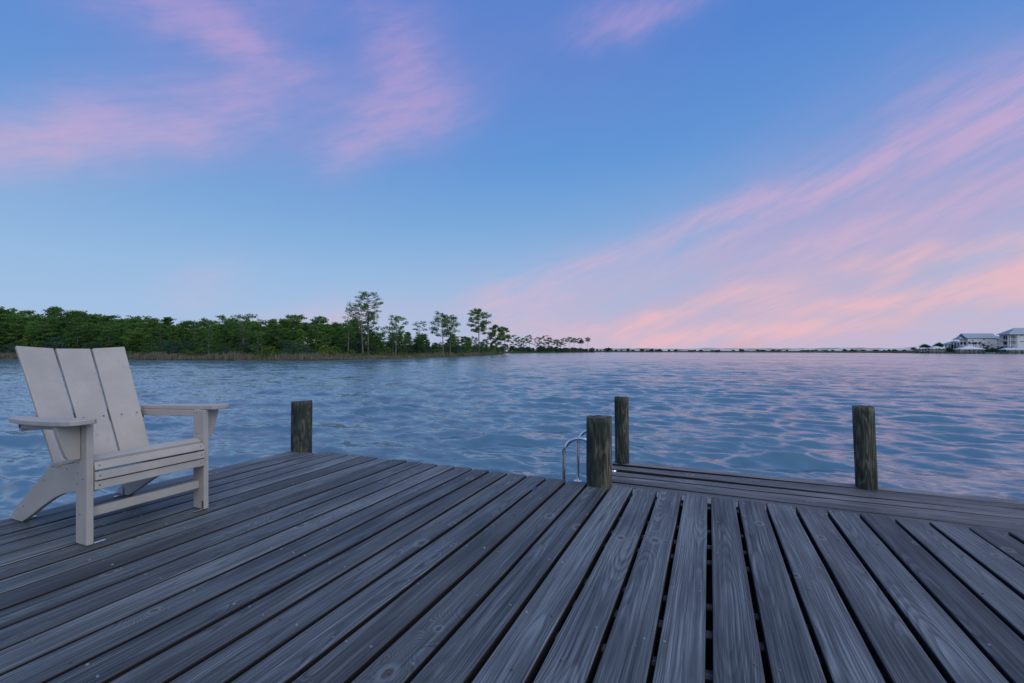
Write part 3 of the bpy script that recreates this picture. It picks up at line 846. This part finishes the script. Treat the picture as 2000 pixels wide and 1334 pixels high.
me_r = gable_roof('porch_roof', -5.4, -.01, .6, D - .4, h.z(662.3), h.z(656.5), ROOF, h.root, .3, hip=2.5)
rail(h, -5.0, -.1, .9, h.z(666), 5); rail(h, -5.0, -.1, .9, h.z(675.5), 5)
for yy in (1.9, 4.6):
    f = box('window', (-.12, -.004, yy - 1.1, yy + 1.1, h.z(674.5), h.z(668)), TRIM, h.root); box('pane', (-.16, -.124, yy - .95, yy + .95, h.z(674.2), h.z(668.4)), GLASS, f)
# linking wing with balconies
w = Site('house_wing', 1946.6, 349, 'recessed balcony wing with sloping grey roof joining the two white houses', 'house')
wx = w.x(1968)
w.b('wall', 0, wx, 3.0, 9.0, 1.2, w.z(662), WHITE)
gable_roof('roof', -.1, wx, .3, 9.0, w.z(661.5), w.z(655.5), ROOF, w.root, .3, hip=3.0)
for py in (675, 668.5): 
    w.b('balcony_floor', .1, wx, .3, 2.997, w.z(py) - .25, w.z(py), TRIM); rail(w, .2, wx - .2, .35, w.z(py), 8)
for px in (1947.5, 1953, 1959, 1966): w.b('balcony_post', w.x(px) - .13, w.x(px) + .13, .45, .7, 1.2, w.z(662), TRIM)
w.window(1950, 1956, 664, 667.5, 3.0); w.window(1961, 1963, 665, 667, 3.0); w.window(1964.5, 1966.5, 665, 667, 3.0); w.window(1950, 1954, 671, 674, 3.0)
# tall house at the frame edge
t = Site('beach_house', 1987, 330, 'tall white house with hipped grey roof, stacked balconies and outside stair', 'house')
tx1 = t.x(2035); te, tr_ = t.z(653), t.z(640.5)
t.b('wall', 0, tx1, 0, 6.9, 1.2, te, WHITE)
gable_roof('roof', t.x(1969), tx1, -.4, 6.8, te + .1, tr_ + .2, ROOF, t.root, .8, .2, hip=9.0)
for py in (664, 675.5):
    t.b('balcony_floor', t.x(1970), -.004, .2, 6, t.z(py) - .3, t.z(py), TRIM); rail(t, t.x(1970.5), -.1, .3, t.z(py), 6)
for px in (1970.5, 1975, 1986): t.b('balcony_post', t.x(px) - .2, t.x(px) + .2, .4, .8, 1.2, te - .02, TRIM)
t.b('back_wall', t.x(1970), -.006, 6.05, 6.4, 1.2, te - .03, WHITE)
for px0, px1, py0, py1 in ((1977, 1980.5, 656, 662.5), (1982, 1985, 656, 662.5), (1977, 1984, 667, 673)): t.window(px0, px1, py0, py1, 6.05)
t.window(1993, 1998, 654.8, 655.8); t.window(1993, 1999, 666, 667.4)
for k in range(9):
    f_ = k / 9.0
    t.b('stair_tread', t.x(1976 + 10.5 * f_), t.x(1976 + 10.5 * (f_ + .115)), -1.4, -.05, t.z(679 - 5.2 * f_) - .25, t.z(679 - 5.2 * f_), TRIM)
# low house
l = Site('low_house', 1858, 352, 'low house with sloping grey roof and carport mouth shaded by a dark panel', 'house')
l.b('wall', l.x(1855), l.x(1882), 1.0, 4.2, 1.4, l.z(672.5), WHITE)
gable_roof('roof', l.x(1850), l.x(1884), -.5, 4.5, l.z(672.3), l.z(665.5), ROOF, l.root, .5, hip=7.0)
o = l.b('carport_shade_panel', l.x(1857), l.x(1869.5), .90, .997, 1.6, l.z(673.3), GLASS)  # dark panel standing in for the shade inside the carport
for px in (1850, 1855.5): l.b('porch_post', l.x(px) - .14, l.x(px) + .14, -.6, -.3, 1.2, l.z(672.6), TRIM)
# retaining wall
rw = Site('retaining_wall', 1886, 333, 'tan retaining wall below the long white house', 'wall')
rw.b('wall_face', rw.x(1872), rw.x(1905), 0, .6, .6, rw.z(676), BRICK)


def pavilion(px0, px1, Z, eave, apex, depth, label, posts=4, mat=PALE, name='boathouse', flat=False, group=None):
    s = Site(name, (px0 + px1) / 2, Z, label, 'boathouse', group)
    a, b_ = s.x(px0), s.x(px1)
    gable_roof('roof', a, b_, 0, depth, s.z(eave), s.z(apex), mat, s.root, .5, .15, hip=(b_ - a) * (.42 if not flat else .02) + .4)
    for i in range(posts):
        for y in (.3, depth - .3):
            x = a + .3 + (b_ - a - .6) * i / (posts - 1)
            s.b('post', x - .13, x + .13, y - .13, y + .13, -2.0, s.z(eave) - .16, DARKW)
    s.b('dock_floor', a, b_, .0, depth, -.25, .0, DARKW)
    rail(s, a + .2, b_ - .2, .1, .0, 6)
    return s
s = pavilion(1875, 1923, 300, 682, 675.5, 4, 'wide boathouse with pale hipped metal roof on posts at the waterline', 6)
pavilion(1821, 1845, 325, 680, 676, 3.5, 'small boathouse with pale peaked roof under a dark tree', 4)
pavilion(1796, 1816, 345, 680.6, 678.5, 3, 'little boathouse with low pale roof beyond the others', 4)
s = pavilion(1966, 2040, 288, 683, 679.3, 4, 'long flat pale dock roof before the tall white house', 6, flat=True)
for (a, b_, Z, y) in ((1826, 1842, 318, 688), (1866, 1962, 300, 689), (1962, 2040, 278, 689.5)):
    lab = {1826: 'short low timber dock beside the small boathouse', 1866: 'long low timber dock under the wide boathouse', 1962: 'timber dock on stout piles before the flat dock roof'}[a]
    k = Site('far_dock', (a + b_) / 2, Z, lab, 'dock')
    k.b('deck', k.x(a), k.x(b_), -1.2, 1.2, k.z(y), k.z(y) + .25, DARKW)
    n = max(3, int((b_ - a) / 8))
    for i in range(n):
        x = k.x(a) + .2 + (k.x(b_) - k.x(a) - .4) * i / (n - 1)
        k.b('pile', x - .14, x + .14, -1.35, -1.05, -2.2, k.z(y) + (.9 if i % 3 == 0 else .1), DARKW)
# two umbrella trees, palms, bushes
for px0, px1, top, Z, lab in ((1795, 1818, 673, 352, 'dark umbrella-shaped tree behind the little boathouse'), (1824, 1843, 669.5, 338, 'dark umbrella-shaped tree behind the small peaked boathouse'), (1779, 1789, 679, 380, 'small round dark tree at the end of the houses')):
    Rr = (px1 - px0) / 2 / FPX * Z; H = zof(top, Z) - .8
    put_tree('umbrella_tree', oak(H, Rr * 1.05, 300 + px0, per=40, size=.5, nclump=46, low=.60), OAK, (px0 + px1) / 2, Z, .8, 1, 0, lab, 'tree')
def palm(px, Z, top, seed, label):
    H = zof(top, Z) - 1.0; rd = random.Random(seed)
    root = empty('palm_tree', at(px, Z, 1.0), rd.uniform(0, 6), label=label, cat='palm', group='palms before the long house')
    tube('trunk', [(0, 0, -.6), (.1, 0, H * .5), (.05, .1, H * .86)], [.22, .17, .16], BARK, root, 7)
    V_, F_, T_ = [], [], []
    for k in range(34):
        an = k * 2.399; upa = rd.uniform(-.5, 1.2); L = rd.uniform(1.3, 1.9)
        pts = []
        for q in range(5):
            s_ = q / 4; r_ = L * s_ * math.cos(upa * (1 - .4 * s_)); z_ = H * .86 + L * (math.sin(upa) * s_ - .55 * s_ * s_)
            pts.append(Vector((math.cos(an) * r_, math.sin(an) * r_, z_)))
        side = Vector((-math.sin(an), math.cos(an), 0)); o_ = len(V_)
        for q, p in enumerate(pts):
            wd = (.05, .26, .34, .26, .03)[q]
            V_ += [tuple(p - side * wd - Vector((0, 0, wd * .5))), tuple(p + side * wd - Vector((0, 0, wd * .5)))]; T_ += [rd.random()] * 2
        F_ += [(o_ + 2 * q, o_ + 2 * q + 1, o_ + 2 * q + 3, o_ + 2 * q + 2) for q in range(4)]
    link('crown', mesh_np('crown', V_, F_, tone=T_), OAK, root)
for i, (px, Z, top) in enumerate(((1901, 325, 666.5), (1906, 322, 667), (1914, 322, 666.5), (1921, 318, 670), (1930, 316, 674))):
    palm(px, Z, top, i, 'fan palm with dark crown in the row before the long white house')
for (px, Z, s_, lab, m_) in ((1856, 318, 2.0, 'round olive bush on the far bank between the boathouses', OAK), (1941, 306, 1.7, 'bright green round bush beside the wide boathouse', YOUNG), (1924, 312, 2.2, 'dark bush under the palms behind the wide boathouse', OAK), (1960, 315, 2.2, 'dark bush below the balcony wing', OAK), (1953, 318, 1.8, 'dark bush against the base of the balcony wing', OAK)):
    shrub(px, Z, .2, s_, lab, None, m_, name='garden_bush', ms=R.choice(DENSE))
# skiff
k = Site('skiff', 1935, 296, 'small mint green open skiff lying by the far dock', 'boat')
v = []
for x_, w_, z_ in ((-2.7, .75, .62), (-1.4, .9, .55), (0, .95, .52), (1.4, .8, .58), (2.7, .06, .78)):
    v += [(x_, -w_, z_), (x_, -w_ * .6, .02), (x_, w_ * .6, .02), (x_, w_, z_)]
f = [(0, 1, 2, 3)] + [(i * 4 + j, (i + 1) * 4 + j, (i + 1) * 4 + j + 1, i * 4 + j + 1) for i in range(4) for j in range(3)]
me = bpy.data.meshes.new('hull'); me.from_pydata([(a, b_, c + WATER + .12) for a, b_, c in v], [], f)
hu = link('hull', me, simple('mint_gelcoat', (0.30, 0.62, 0.52), .4), k.root)
for x_ in (-1.3, .6): k.b('bench', x_ - .15, x_ + .15, -.78, .78, WATER + .5, WATER + .54, TRIM)


# ------------------------------------------------------------------ the deck
PITCH, BW = 0.156, 0.1372
def board_mesh(name, L, w, th, seed, st=18, rough_end=True):
    rd = random.Random(seed); V_, F_ = [], []
    e = 0.004
    wl = [rd.uniform(-.0012, .0012) for _ in range(st + 1)]; wr = [rd.uniform(-.0012, .0012) for _ in range(st + 1)]
    cup = rd.uniform(-.0016, .0016)
    for i in range(st + 1):
        y = -L / 2 + L * i / st
        a, b_ = -w / 2 + wl[i], w / 2 + wr[i]
        zj = .0012 * math.sin(i * .9 + seed)
        prof = [(a, -th), (a, -e * 1.6), (a + e * .5, -e * .45), (a + e * 1.6, 0), (0, cup), (b_ - e * 1.6, 0), (b_ - e * .5, -e * .45), (b_, -e * 1.6), (b_, -th)]
        sk = rd.uniform(-.002, .002) if i in (0, st) else 0
        for (x, z) in prof: V_.append((x, y + (sk * (x / w) * 2), z + zj))
    k = 9
    for i in range(st):
        for j in range(k):
            F_.append((i * k + j, i * k + (j + 1) % k, (i + 1) * k + (j + 1) % k, (i + 1) * k + j))
    F_ += [tuple(range(k)), tuple(range(st * k, st * k + k))[::-1]]
    me = bpy.data.meshes.new(name); me.from_pydata(V_, [], [q[::-1] for q in F_])
    for p in me.polygons: p.use_smooth = False
    return me


deck = empty('wooden_deck', (0, 0, 0), label='weathered blue-grey timber deck of long parallel boards in the foreground', cat='deck')
Y0, Y1 = -1.9, 3.175
rd = random.Random(21)
variants = {}
nails = []
JY = [3.10 - 0.395 * k for k in range(13)]
for k in range(-23, 19):
    end = Y1 + rd.uniform(-.012, .012)
    if k == -23: end = 3.055
    if k == -22: end = 3.075
    if k == -5: end = 3.085
    L = round(end - Y0, 3)
    me = board_mesh('board', L, BW + rd.uniform(-.003, .002), .038, k + 200)
    xc = (k + .5) * PITCH + rd.uniform(-.0015, .0015)
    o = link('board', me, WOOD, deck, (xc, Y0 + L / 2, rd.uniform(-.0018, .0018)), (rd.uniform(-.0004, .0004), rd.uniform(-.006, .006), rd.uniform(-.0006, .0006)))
    for jy in JY:
        if jy > end - .02: jy = end - .035
        for sx in (-.045, .045):
            if rd.random() < .72: nails.append((xc + sx + rd.uniform(-.009, .009), jy + rd.uniform(-.014, .014), .0012 + rd.uniform(-.0008, .001)))
    if xc > -2.2 and rd.random() < .25: nails.append((xc + rd.uniform(-.05, .05), rd.uniform(.8, 2.9), .0015))
for jy in JY:
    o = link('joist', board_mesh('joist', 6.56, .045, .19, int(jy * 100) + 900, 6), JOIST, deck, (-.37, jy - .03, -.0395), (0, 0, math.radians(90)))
# doubled joists seen through the gaps, and the rim board behind the corner posts
for jy in (2.46, 1.70, 0.86):
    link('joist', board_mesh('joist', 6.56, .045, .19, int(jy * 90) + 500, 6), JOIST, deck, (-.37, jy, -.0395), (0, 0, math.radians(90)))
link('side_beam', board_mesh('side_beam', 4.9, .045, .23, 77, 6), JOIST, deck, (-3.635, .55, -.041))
V_, F_ = [], []
for (x, y, z) in nails:
    o_ = len(V_); r_ = rd.uniform(.0034, .0048)
    V_ += [(x + r_ * math.cos(a * math.pi / 4), y + r_ * math.sin(a * math.pi / 4), z + .0016) for a in range(8)] + [(x + r_ * 1.2 * math.cos(a * math.pi / 4), y + r_ * 1.2 * math.sin(a * math.pi / 4), z - .004) for a in range(8)]
    F_ += [tuple(range(o_, o_ + 8))] + [(o_ + a, o_ + 8 + a, o_ + 8 + (a + 1) % 8, o_ + (a + 1) % 8) for a in range(8)]
me = bpy.data.meshes.new('nail_heads'); me.from_pydata(V_, [], F_)
tag(link('nail_heads', me, NAIL, deck), kind='stuff')

# lower swim platform
PZ = -0.37
plat = empty('swim_platform', (0, 0, PZ), label='lower timber platform beyond the deck edge, boards running crosswise', cat='platform')
for k in range(14):
    yc = 5.405 - .070 - k * .152
    me = board_mesh('board', 6.2 + rd.uniform(-.02, .02), .1385, .038, 400 + k, 14)
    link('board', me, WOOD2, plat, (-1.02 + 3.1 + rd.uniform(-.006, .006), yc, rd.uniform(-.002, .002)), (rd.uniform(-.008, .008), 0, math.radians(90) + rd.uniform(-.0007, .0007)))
for x in (-.9, .3, 1.5, 2.7, 3.9, 5.0):
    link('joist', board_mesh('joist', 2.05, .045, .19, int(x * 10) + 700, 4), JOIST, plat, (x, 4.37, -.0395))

# pilings
def piling(cx, cy, r, z0, z1, lean, seed, label, tilt=0.0):
    rd = random.Random(seed); n = 28; st = 22; V_, F_ = [], []
    root_z = z0; hts = [-3.2] + [z0 - .3 + (z1 - z0 + .3) * i / st for i in range(st + 1)]
    lob = [(rd.uniform(0, 6.28), rd.uniform(.004, .016)) for _ in range(4)]
    for i, z in enumerate(hts):
        for k in range(n):
            a = 2 * math.pi * k / n
            rr_ = r * (1 + sum(m * math.sin((q + 2) * a + p + .25 * z * (q + 1)) for q, (p, m) in enumerate(lob))) * (1 + .008 * math.sin(z * 9 + a * 3 + seed))
            if i == len(hts) - 1: rr_ *= .985 + rd.uniform(-.012, .008)
            x = rr_ * math.cos(a); y = rr_ * math.sin(a)
            zz = z + (tilt * x + rd.uniform(-.006, .003) if i == len(hts) - 1 else 0)
            V_.append((x + lean[0] * (z - z0), y + lean[1] * (z - z0), zz))
    for i in range(len(hts) - 1):
        for k in range(n): F_.append((i * n + k, i * n + (k + 1) % n, (i + 1) * n + (k + 1) % n, (i + 1) * n + k))
    tot = len(V_); V_.append((lean[0] * (z1 - z0), lean[1] * (z1 - z0), z1 - .004))
    F_ += [((len(hts) - 1) * n + k, (len(hts) - 1) * n + (k + 1) % n, tot) for k in range(n)]
    me = bpy.data.meshes.new('piling'); me.from_pydata(V_, [], F_)
    for p in me.polygons: p.use_smooth = len(p.vertices) == 4
    o = link('piling', me, POST, None, (cx, cy, 0))
    tag(o, label, 'post')
piling(-3.535, 3.155, .091, 0, .458, (0.01, 0), 1, 'short dark green-streaked piling at the outer deck corner beyond the chair', .06)
piling(-.705, 3.157, .087, 0, .470, (0, 0), 2, 'thick dark piling at the deck edge hiding part of the ladder')
piling(-.926, 5.345, .080, PZ, PZ + .768, (-.01, 0), 3, 'slim brown piling on the swim platform end next to the ladder')
piling(1.372, 5.305, .086, PZ, PZ + .775, (-.034, 0), 4, 'weathered yellow-green piling with swirling grain, alone on the platform edge')

# swim ladder
lad = empty('swim_ladder', (-1.02, 4.70, PZ), label='silver tubular swim ladder with two hooped rails behind the thick piling', cat='ladder')
for y in (-.275, .275):
    r0 = .175; ztop = .43
    path = [(-.33, y, -1.6), (-.33, y, -.3), (-.33, y, ztop - r0)]
    path += [(-.33 + r0 - r0 * math.cos(a), y, ztop - r0 + r0 * math.sin(a)) for a in [math.radians(q) for q in range(15, 180, 15)]]
    path += [(.02, y, ztop - r0), (.02, y, .012)]
    rl = tube('rail', path, .0195, STEEL, lad, 12)
    bm = bmesh.new(); bmesh.ops.create_cone(bm, cap_ends=True, radius1=.05, radius2=.045, depth=.012, segments=14, matrix=Matrix.Translation((.06, y, .008)))
    link('base_flange', from_bm('base_flange', bm), STEEL, rl)
for z in (-.15, -.45, -.75, -1.05): box('rung', (-.36, -.28, -.256, .256, z - .012, z + .012), STEEL, lad, .005)


# ------------------------------------------------------------------ the chair
OX, OY = -3.0, 1.468
ch = empty('adirondack_chair', (OX, OY, 0.0025), label='taupe adirondack armchair with three wide back slats on the deck corner', cat='chair')
def CX(x): return x - OX
yl0, yl1 = 1.180 - OY, 1.208 - OY                # near leg plank
yr0, yr1 = 1.727 - OY, 1.755 - OY                # far leg plank
for a, b_ in ((yl0, yl1), (yr0, yr1)):
    lg = box('front_leg', (CX(-2.810), CX(-2.712), a, b_, 0, .580), CHAIR, ch, .0035)
# arms: outline seen from above, curved outer edge
def arm(sgn):
    inner = -.272 if sgn < 0 else .272
    pts = [(-3.40, 0), (-2.66, 0), (-2.645, .015), (-2.645, .072), (-2.658, .100), (-2.70, .115), (-2.78, .121), (-2.95, .118), (-3.12, .103), (-3.25, .082), (-3.36, .058), (-3.40, .045)]
    o = prism('arm', [(CX(x), inner + y * sgn) for x, y in pts], .585, .609, 'z', CHAIR, ch, .004)
    for v_ in o.data.vertices: v_.co.z += .043 * (v_.co.x - CX(-2.65))
arm(-1); arm(1)
# under-arm rail and gusset brackets
for s_, a, b_ in ((-1, yl0, yl1), (1, yr0, yr1)):
    o = box('arm_support', (CX(-3.38), CX(-2.812), a, b_, .547, .584), CHAIR, ch, .003)
    for v_ in o.data.vertices: v_.co.z += .043 * (v_.co.x - CX(-2.65))
    y_in = a - .001 if s_ < 0 else b_ + .001
    pts = [(y_in, .581), (y_in + s_ * .092, .577), (y_in + s_ * .084, .530), (y_in + s_ * .066, .465), (y_in + s_ * .054, .428), (y_in + s_ * .045, .415), (y_in + s_ * .036, .411), (y_in, .409)]
    prism('arm_bracket', pts, CX(-2.790), CX(-2.760), 'x', CHAIR, ch, .003)
# curved stringers that sweep down to the rear feet
side = [(-2.812, .395), (-2.86, .383), (-2.90, .371), (-2.945, .356), (-3.00, .341), (-3.05, .331), (-3.10, .325), (-3.150, .318), (-3.168, .300), (-3.217, .266), (-3.295, .213), (-3.371, .157), (-3.449, .099), (-3.508, .052), (-3.560, .005), (-3.552, .0), (-3.425, .0),
        (-3.371, .026), (-3.295, .065), (-3.22, .106), (-3.148, .143), (-3.085, .173), (-3.008, .202), (-2.94, .219), (-2.86, .233), (-2.78, .242), (-2.73, .248), (-2.722, .262), (-2.722, .36), (-2.74, .386), (-2.78, .398)]
for a in (yl1 + .001, yr0 - .026):
    prism('stringer', [(CX(x), z) for x, z in side], a, a + .025, 'y', CHAIR, ch, .0025)
# seat slats: waterfall front, then falling to the back
seat = [(-2.7145, .272, 88), (-2.710, .318, 84), (-2.716, .364, 68), (-2.757, .394, 14), (-2.812, .394, -9), (-2.868, .384, -12), (-2.924, .372, -13), (-2.980, .359, -13), (-3.036, .347, -11), (-3.092, .338, -8)]
ylo, yhi = yl1 + .002, yr0 - .002
for i, (x, z, ang) in enumerate(seat):
    wd = .040 if i < 3 else .050; th = .019
    a = math.radians(ang)
    bm = bmesh.new(); bm_box(bm, -wd / 2, wd / 2, ylo, yhi, -th / 2, th / 2)
    bmesh.ops.recalc_face_normals(bm, faces=bm.faces)
    bmesh.ops.bevel(bm, geom=bm.edges[:], offset=.003, segments=2, affect='EDGES', profile=.5)
    link('seat_slat', from_bm('seat_slat', bm), CHAIR, ch, (CX(x), 0, z + .006), (0, a, 0))
# back slats: fan of three boards, outer two turned in a little
def back_slat(y0b, y1b, y0t, y1t, turn, ztl, ztr):
    zb, xb, xt, ztop = .262, -3.150, -3.520, .950
    V_ = []
    for (yb, yt, zt, tn) in ((y0b, y0t, ztl, -turn), (y1b, y1t, ztr, turn)):
        for d in (0, -.021):
            fx = d * .88; fz = d * .47
            V_.append((CX(xb) + fx + max(0, tn) , yb, zb + fz)); k = (zt - zb) / (ztop - zb)
            V_.append((CX(xb + (xt - xb) * k) + fx + max(0, tn), yt, zt + fz))
    bm = bmesh.new(); vs = [bm.verts.new(p) for p in V_]
    for q in ((0, 1, 5, 4), (2, 6, 7, 3), (0, 2, 3, 1), (4, 5, 7, 6), (1, 3, 7, 5), (0, 4, 6, 2)): bm.faces.new([vs[i] for i in q])
    bmesh.ops.recalc_face_normals(bm, faces=bm.faces)
    bmesh.ops.bevel(bm, geom=bm.edges[:], offset=.004, segments=2, affect='EDGES', profile=.5)
    return link('back_slat', from_bm('back_slat', bm), CHAIR, ch)
c0 = 0.0
back_slat(-.222, -.078, -.254, -.091, .022 * -1, .957, .944)
back_slat(-.069, .069, -.081, .081, 0.0, .943, .943)
back_slat(.078, .222, .091, .254, .022, .944, .957)
# back supports, cross braces, stretcher
box('back_brace', (CX(-3.372), CX(-3.350), yl0, yr1, .50, .575), CHAIR, ch, .003)
box('back_brace', (CX(-3.215), CX(-3.192), yl1 + .03, yr0 - .03, .262, .322), CHAIR, ch, .003)
box('front_stretcher', (CX(-2.775), CX(-2.750), yl1 + .001, yr0 - .001, .122, .166), CHAIR, ch, .003)
box('cross_brace', (CX(-3.00), CX(-2.978), yl1 + .03, yr0 - .03, .205, .262), CHAIR, ch, .003)
# floor brackets at the feet and screw heads
def bracket(x, y, sgn):
    b1 = box('floor_bracket', (CX(x) - .007, CX(x) + .007, min(y, y + sgn * .05), max(y, y + sgn * .05), .0002, .0022), STEEL, ch)
    box('bracket_strap', (CX(x) - .007, CX(x) + .007, min(y, y + sgn * .002), max(y, y + sgn * .002), .0024, .05), SCREW, b1)
bracket(-2.722, yl1 + .0005, 1); bracket(-2.722, yr0 - .0005, -1); bracket(-3.47, yl1 + .0275, 1); bracket(-3.47, yr0 - .0275, -1)
bm = bmesh.new(); bmesh.ops.create_cone(bm, cap_ends=True, radius1=.0044, radius2=.0032, depth=.0026, segments=10)
SM = from_bm('screw', bm); SM.materials.append(SCREW)
def screw(x, y, z, d):
    o = link('screw', SM, None, ch, (x, y, z)); o.rotation_mode = 'QUATERNION'; o.rotation_quaternion = Vector(d).to_track_quat('Z', 'Y')
for (x, z) in ((-2.79, .34), (-2.745, .315), (-2.79, .29), (-2.77, .145), ): screw(CX(x), yl0 - .001, z, (0, -1, 0))
for (x, z) in ((-3.19, .255), (-3.40, .09), (-2.845, .36), (-2.96, .335)): screw(CX(x), yl1 + .0002, z, (0, -1, 0))
screw(CX(-3.34), yl0 - .001, .535, (0, -1, 0))
for z in (.56, .44): screw(CX(-2.775), yr0 - .0008, z, (0, -1, 0))
for i in range(3):
    x, z, ang = seat[i]; a = math.radians(ang); n_ = Vector((math.sin(a), 0, math.cos(a)))
    for y in (ylo + .018, yhi - .018):
        p = Vector((CX(x), y, z + .006)) + n_ * .0098; screw(p.x, p.y, p.z, n_)
for y in (-.20, -.125, -.045, .045, .125, .20):
    k = (.545 - .262) / (.950 - .262); x = CX(-3.150 + (-3.52 + 3.150) * k) + (.006 if abs(y) < .1 else .020)
    screw(x + .0012, y * 1.05, .545, (.88, 0, .47))

# a scrap wedged between two boards
sc = box('plastic_scrap', (-1.100, -1.088, 2.865, 2.945, -.012, -.004), simple('blue_plastic', (0.01, 0.06, 0.22), .5), None, .002)
tag(sc, 'scrap of bright blue plastic wedged in a gap between deck boards', 'litter')
print('forest trees', n_for)
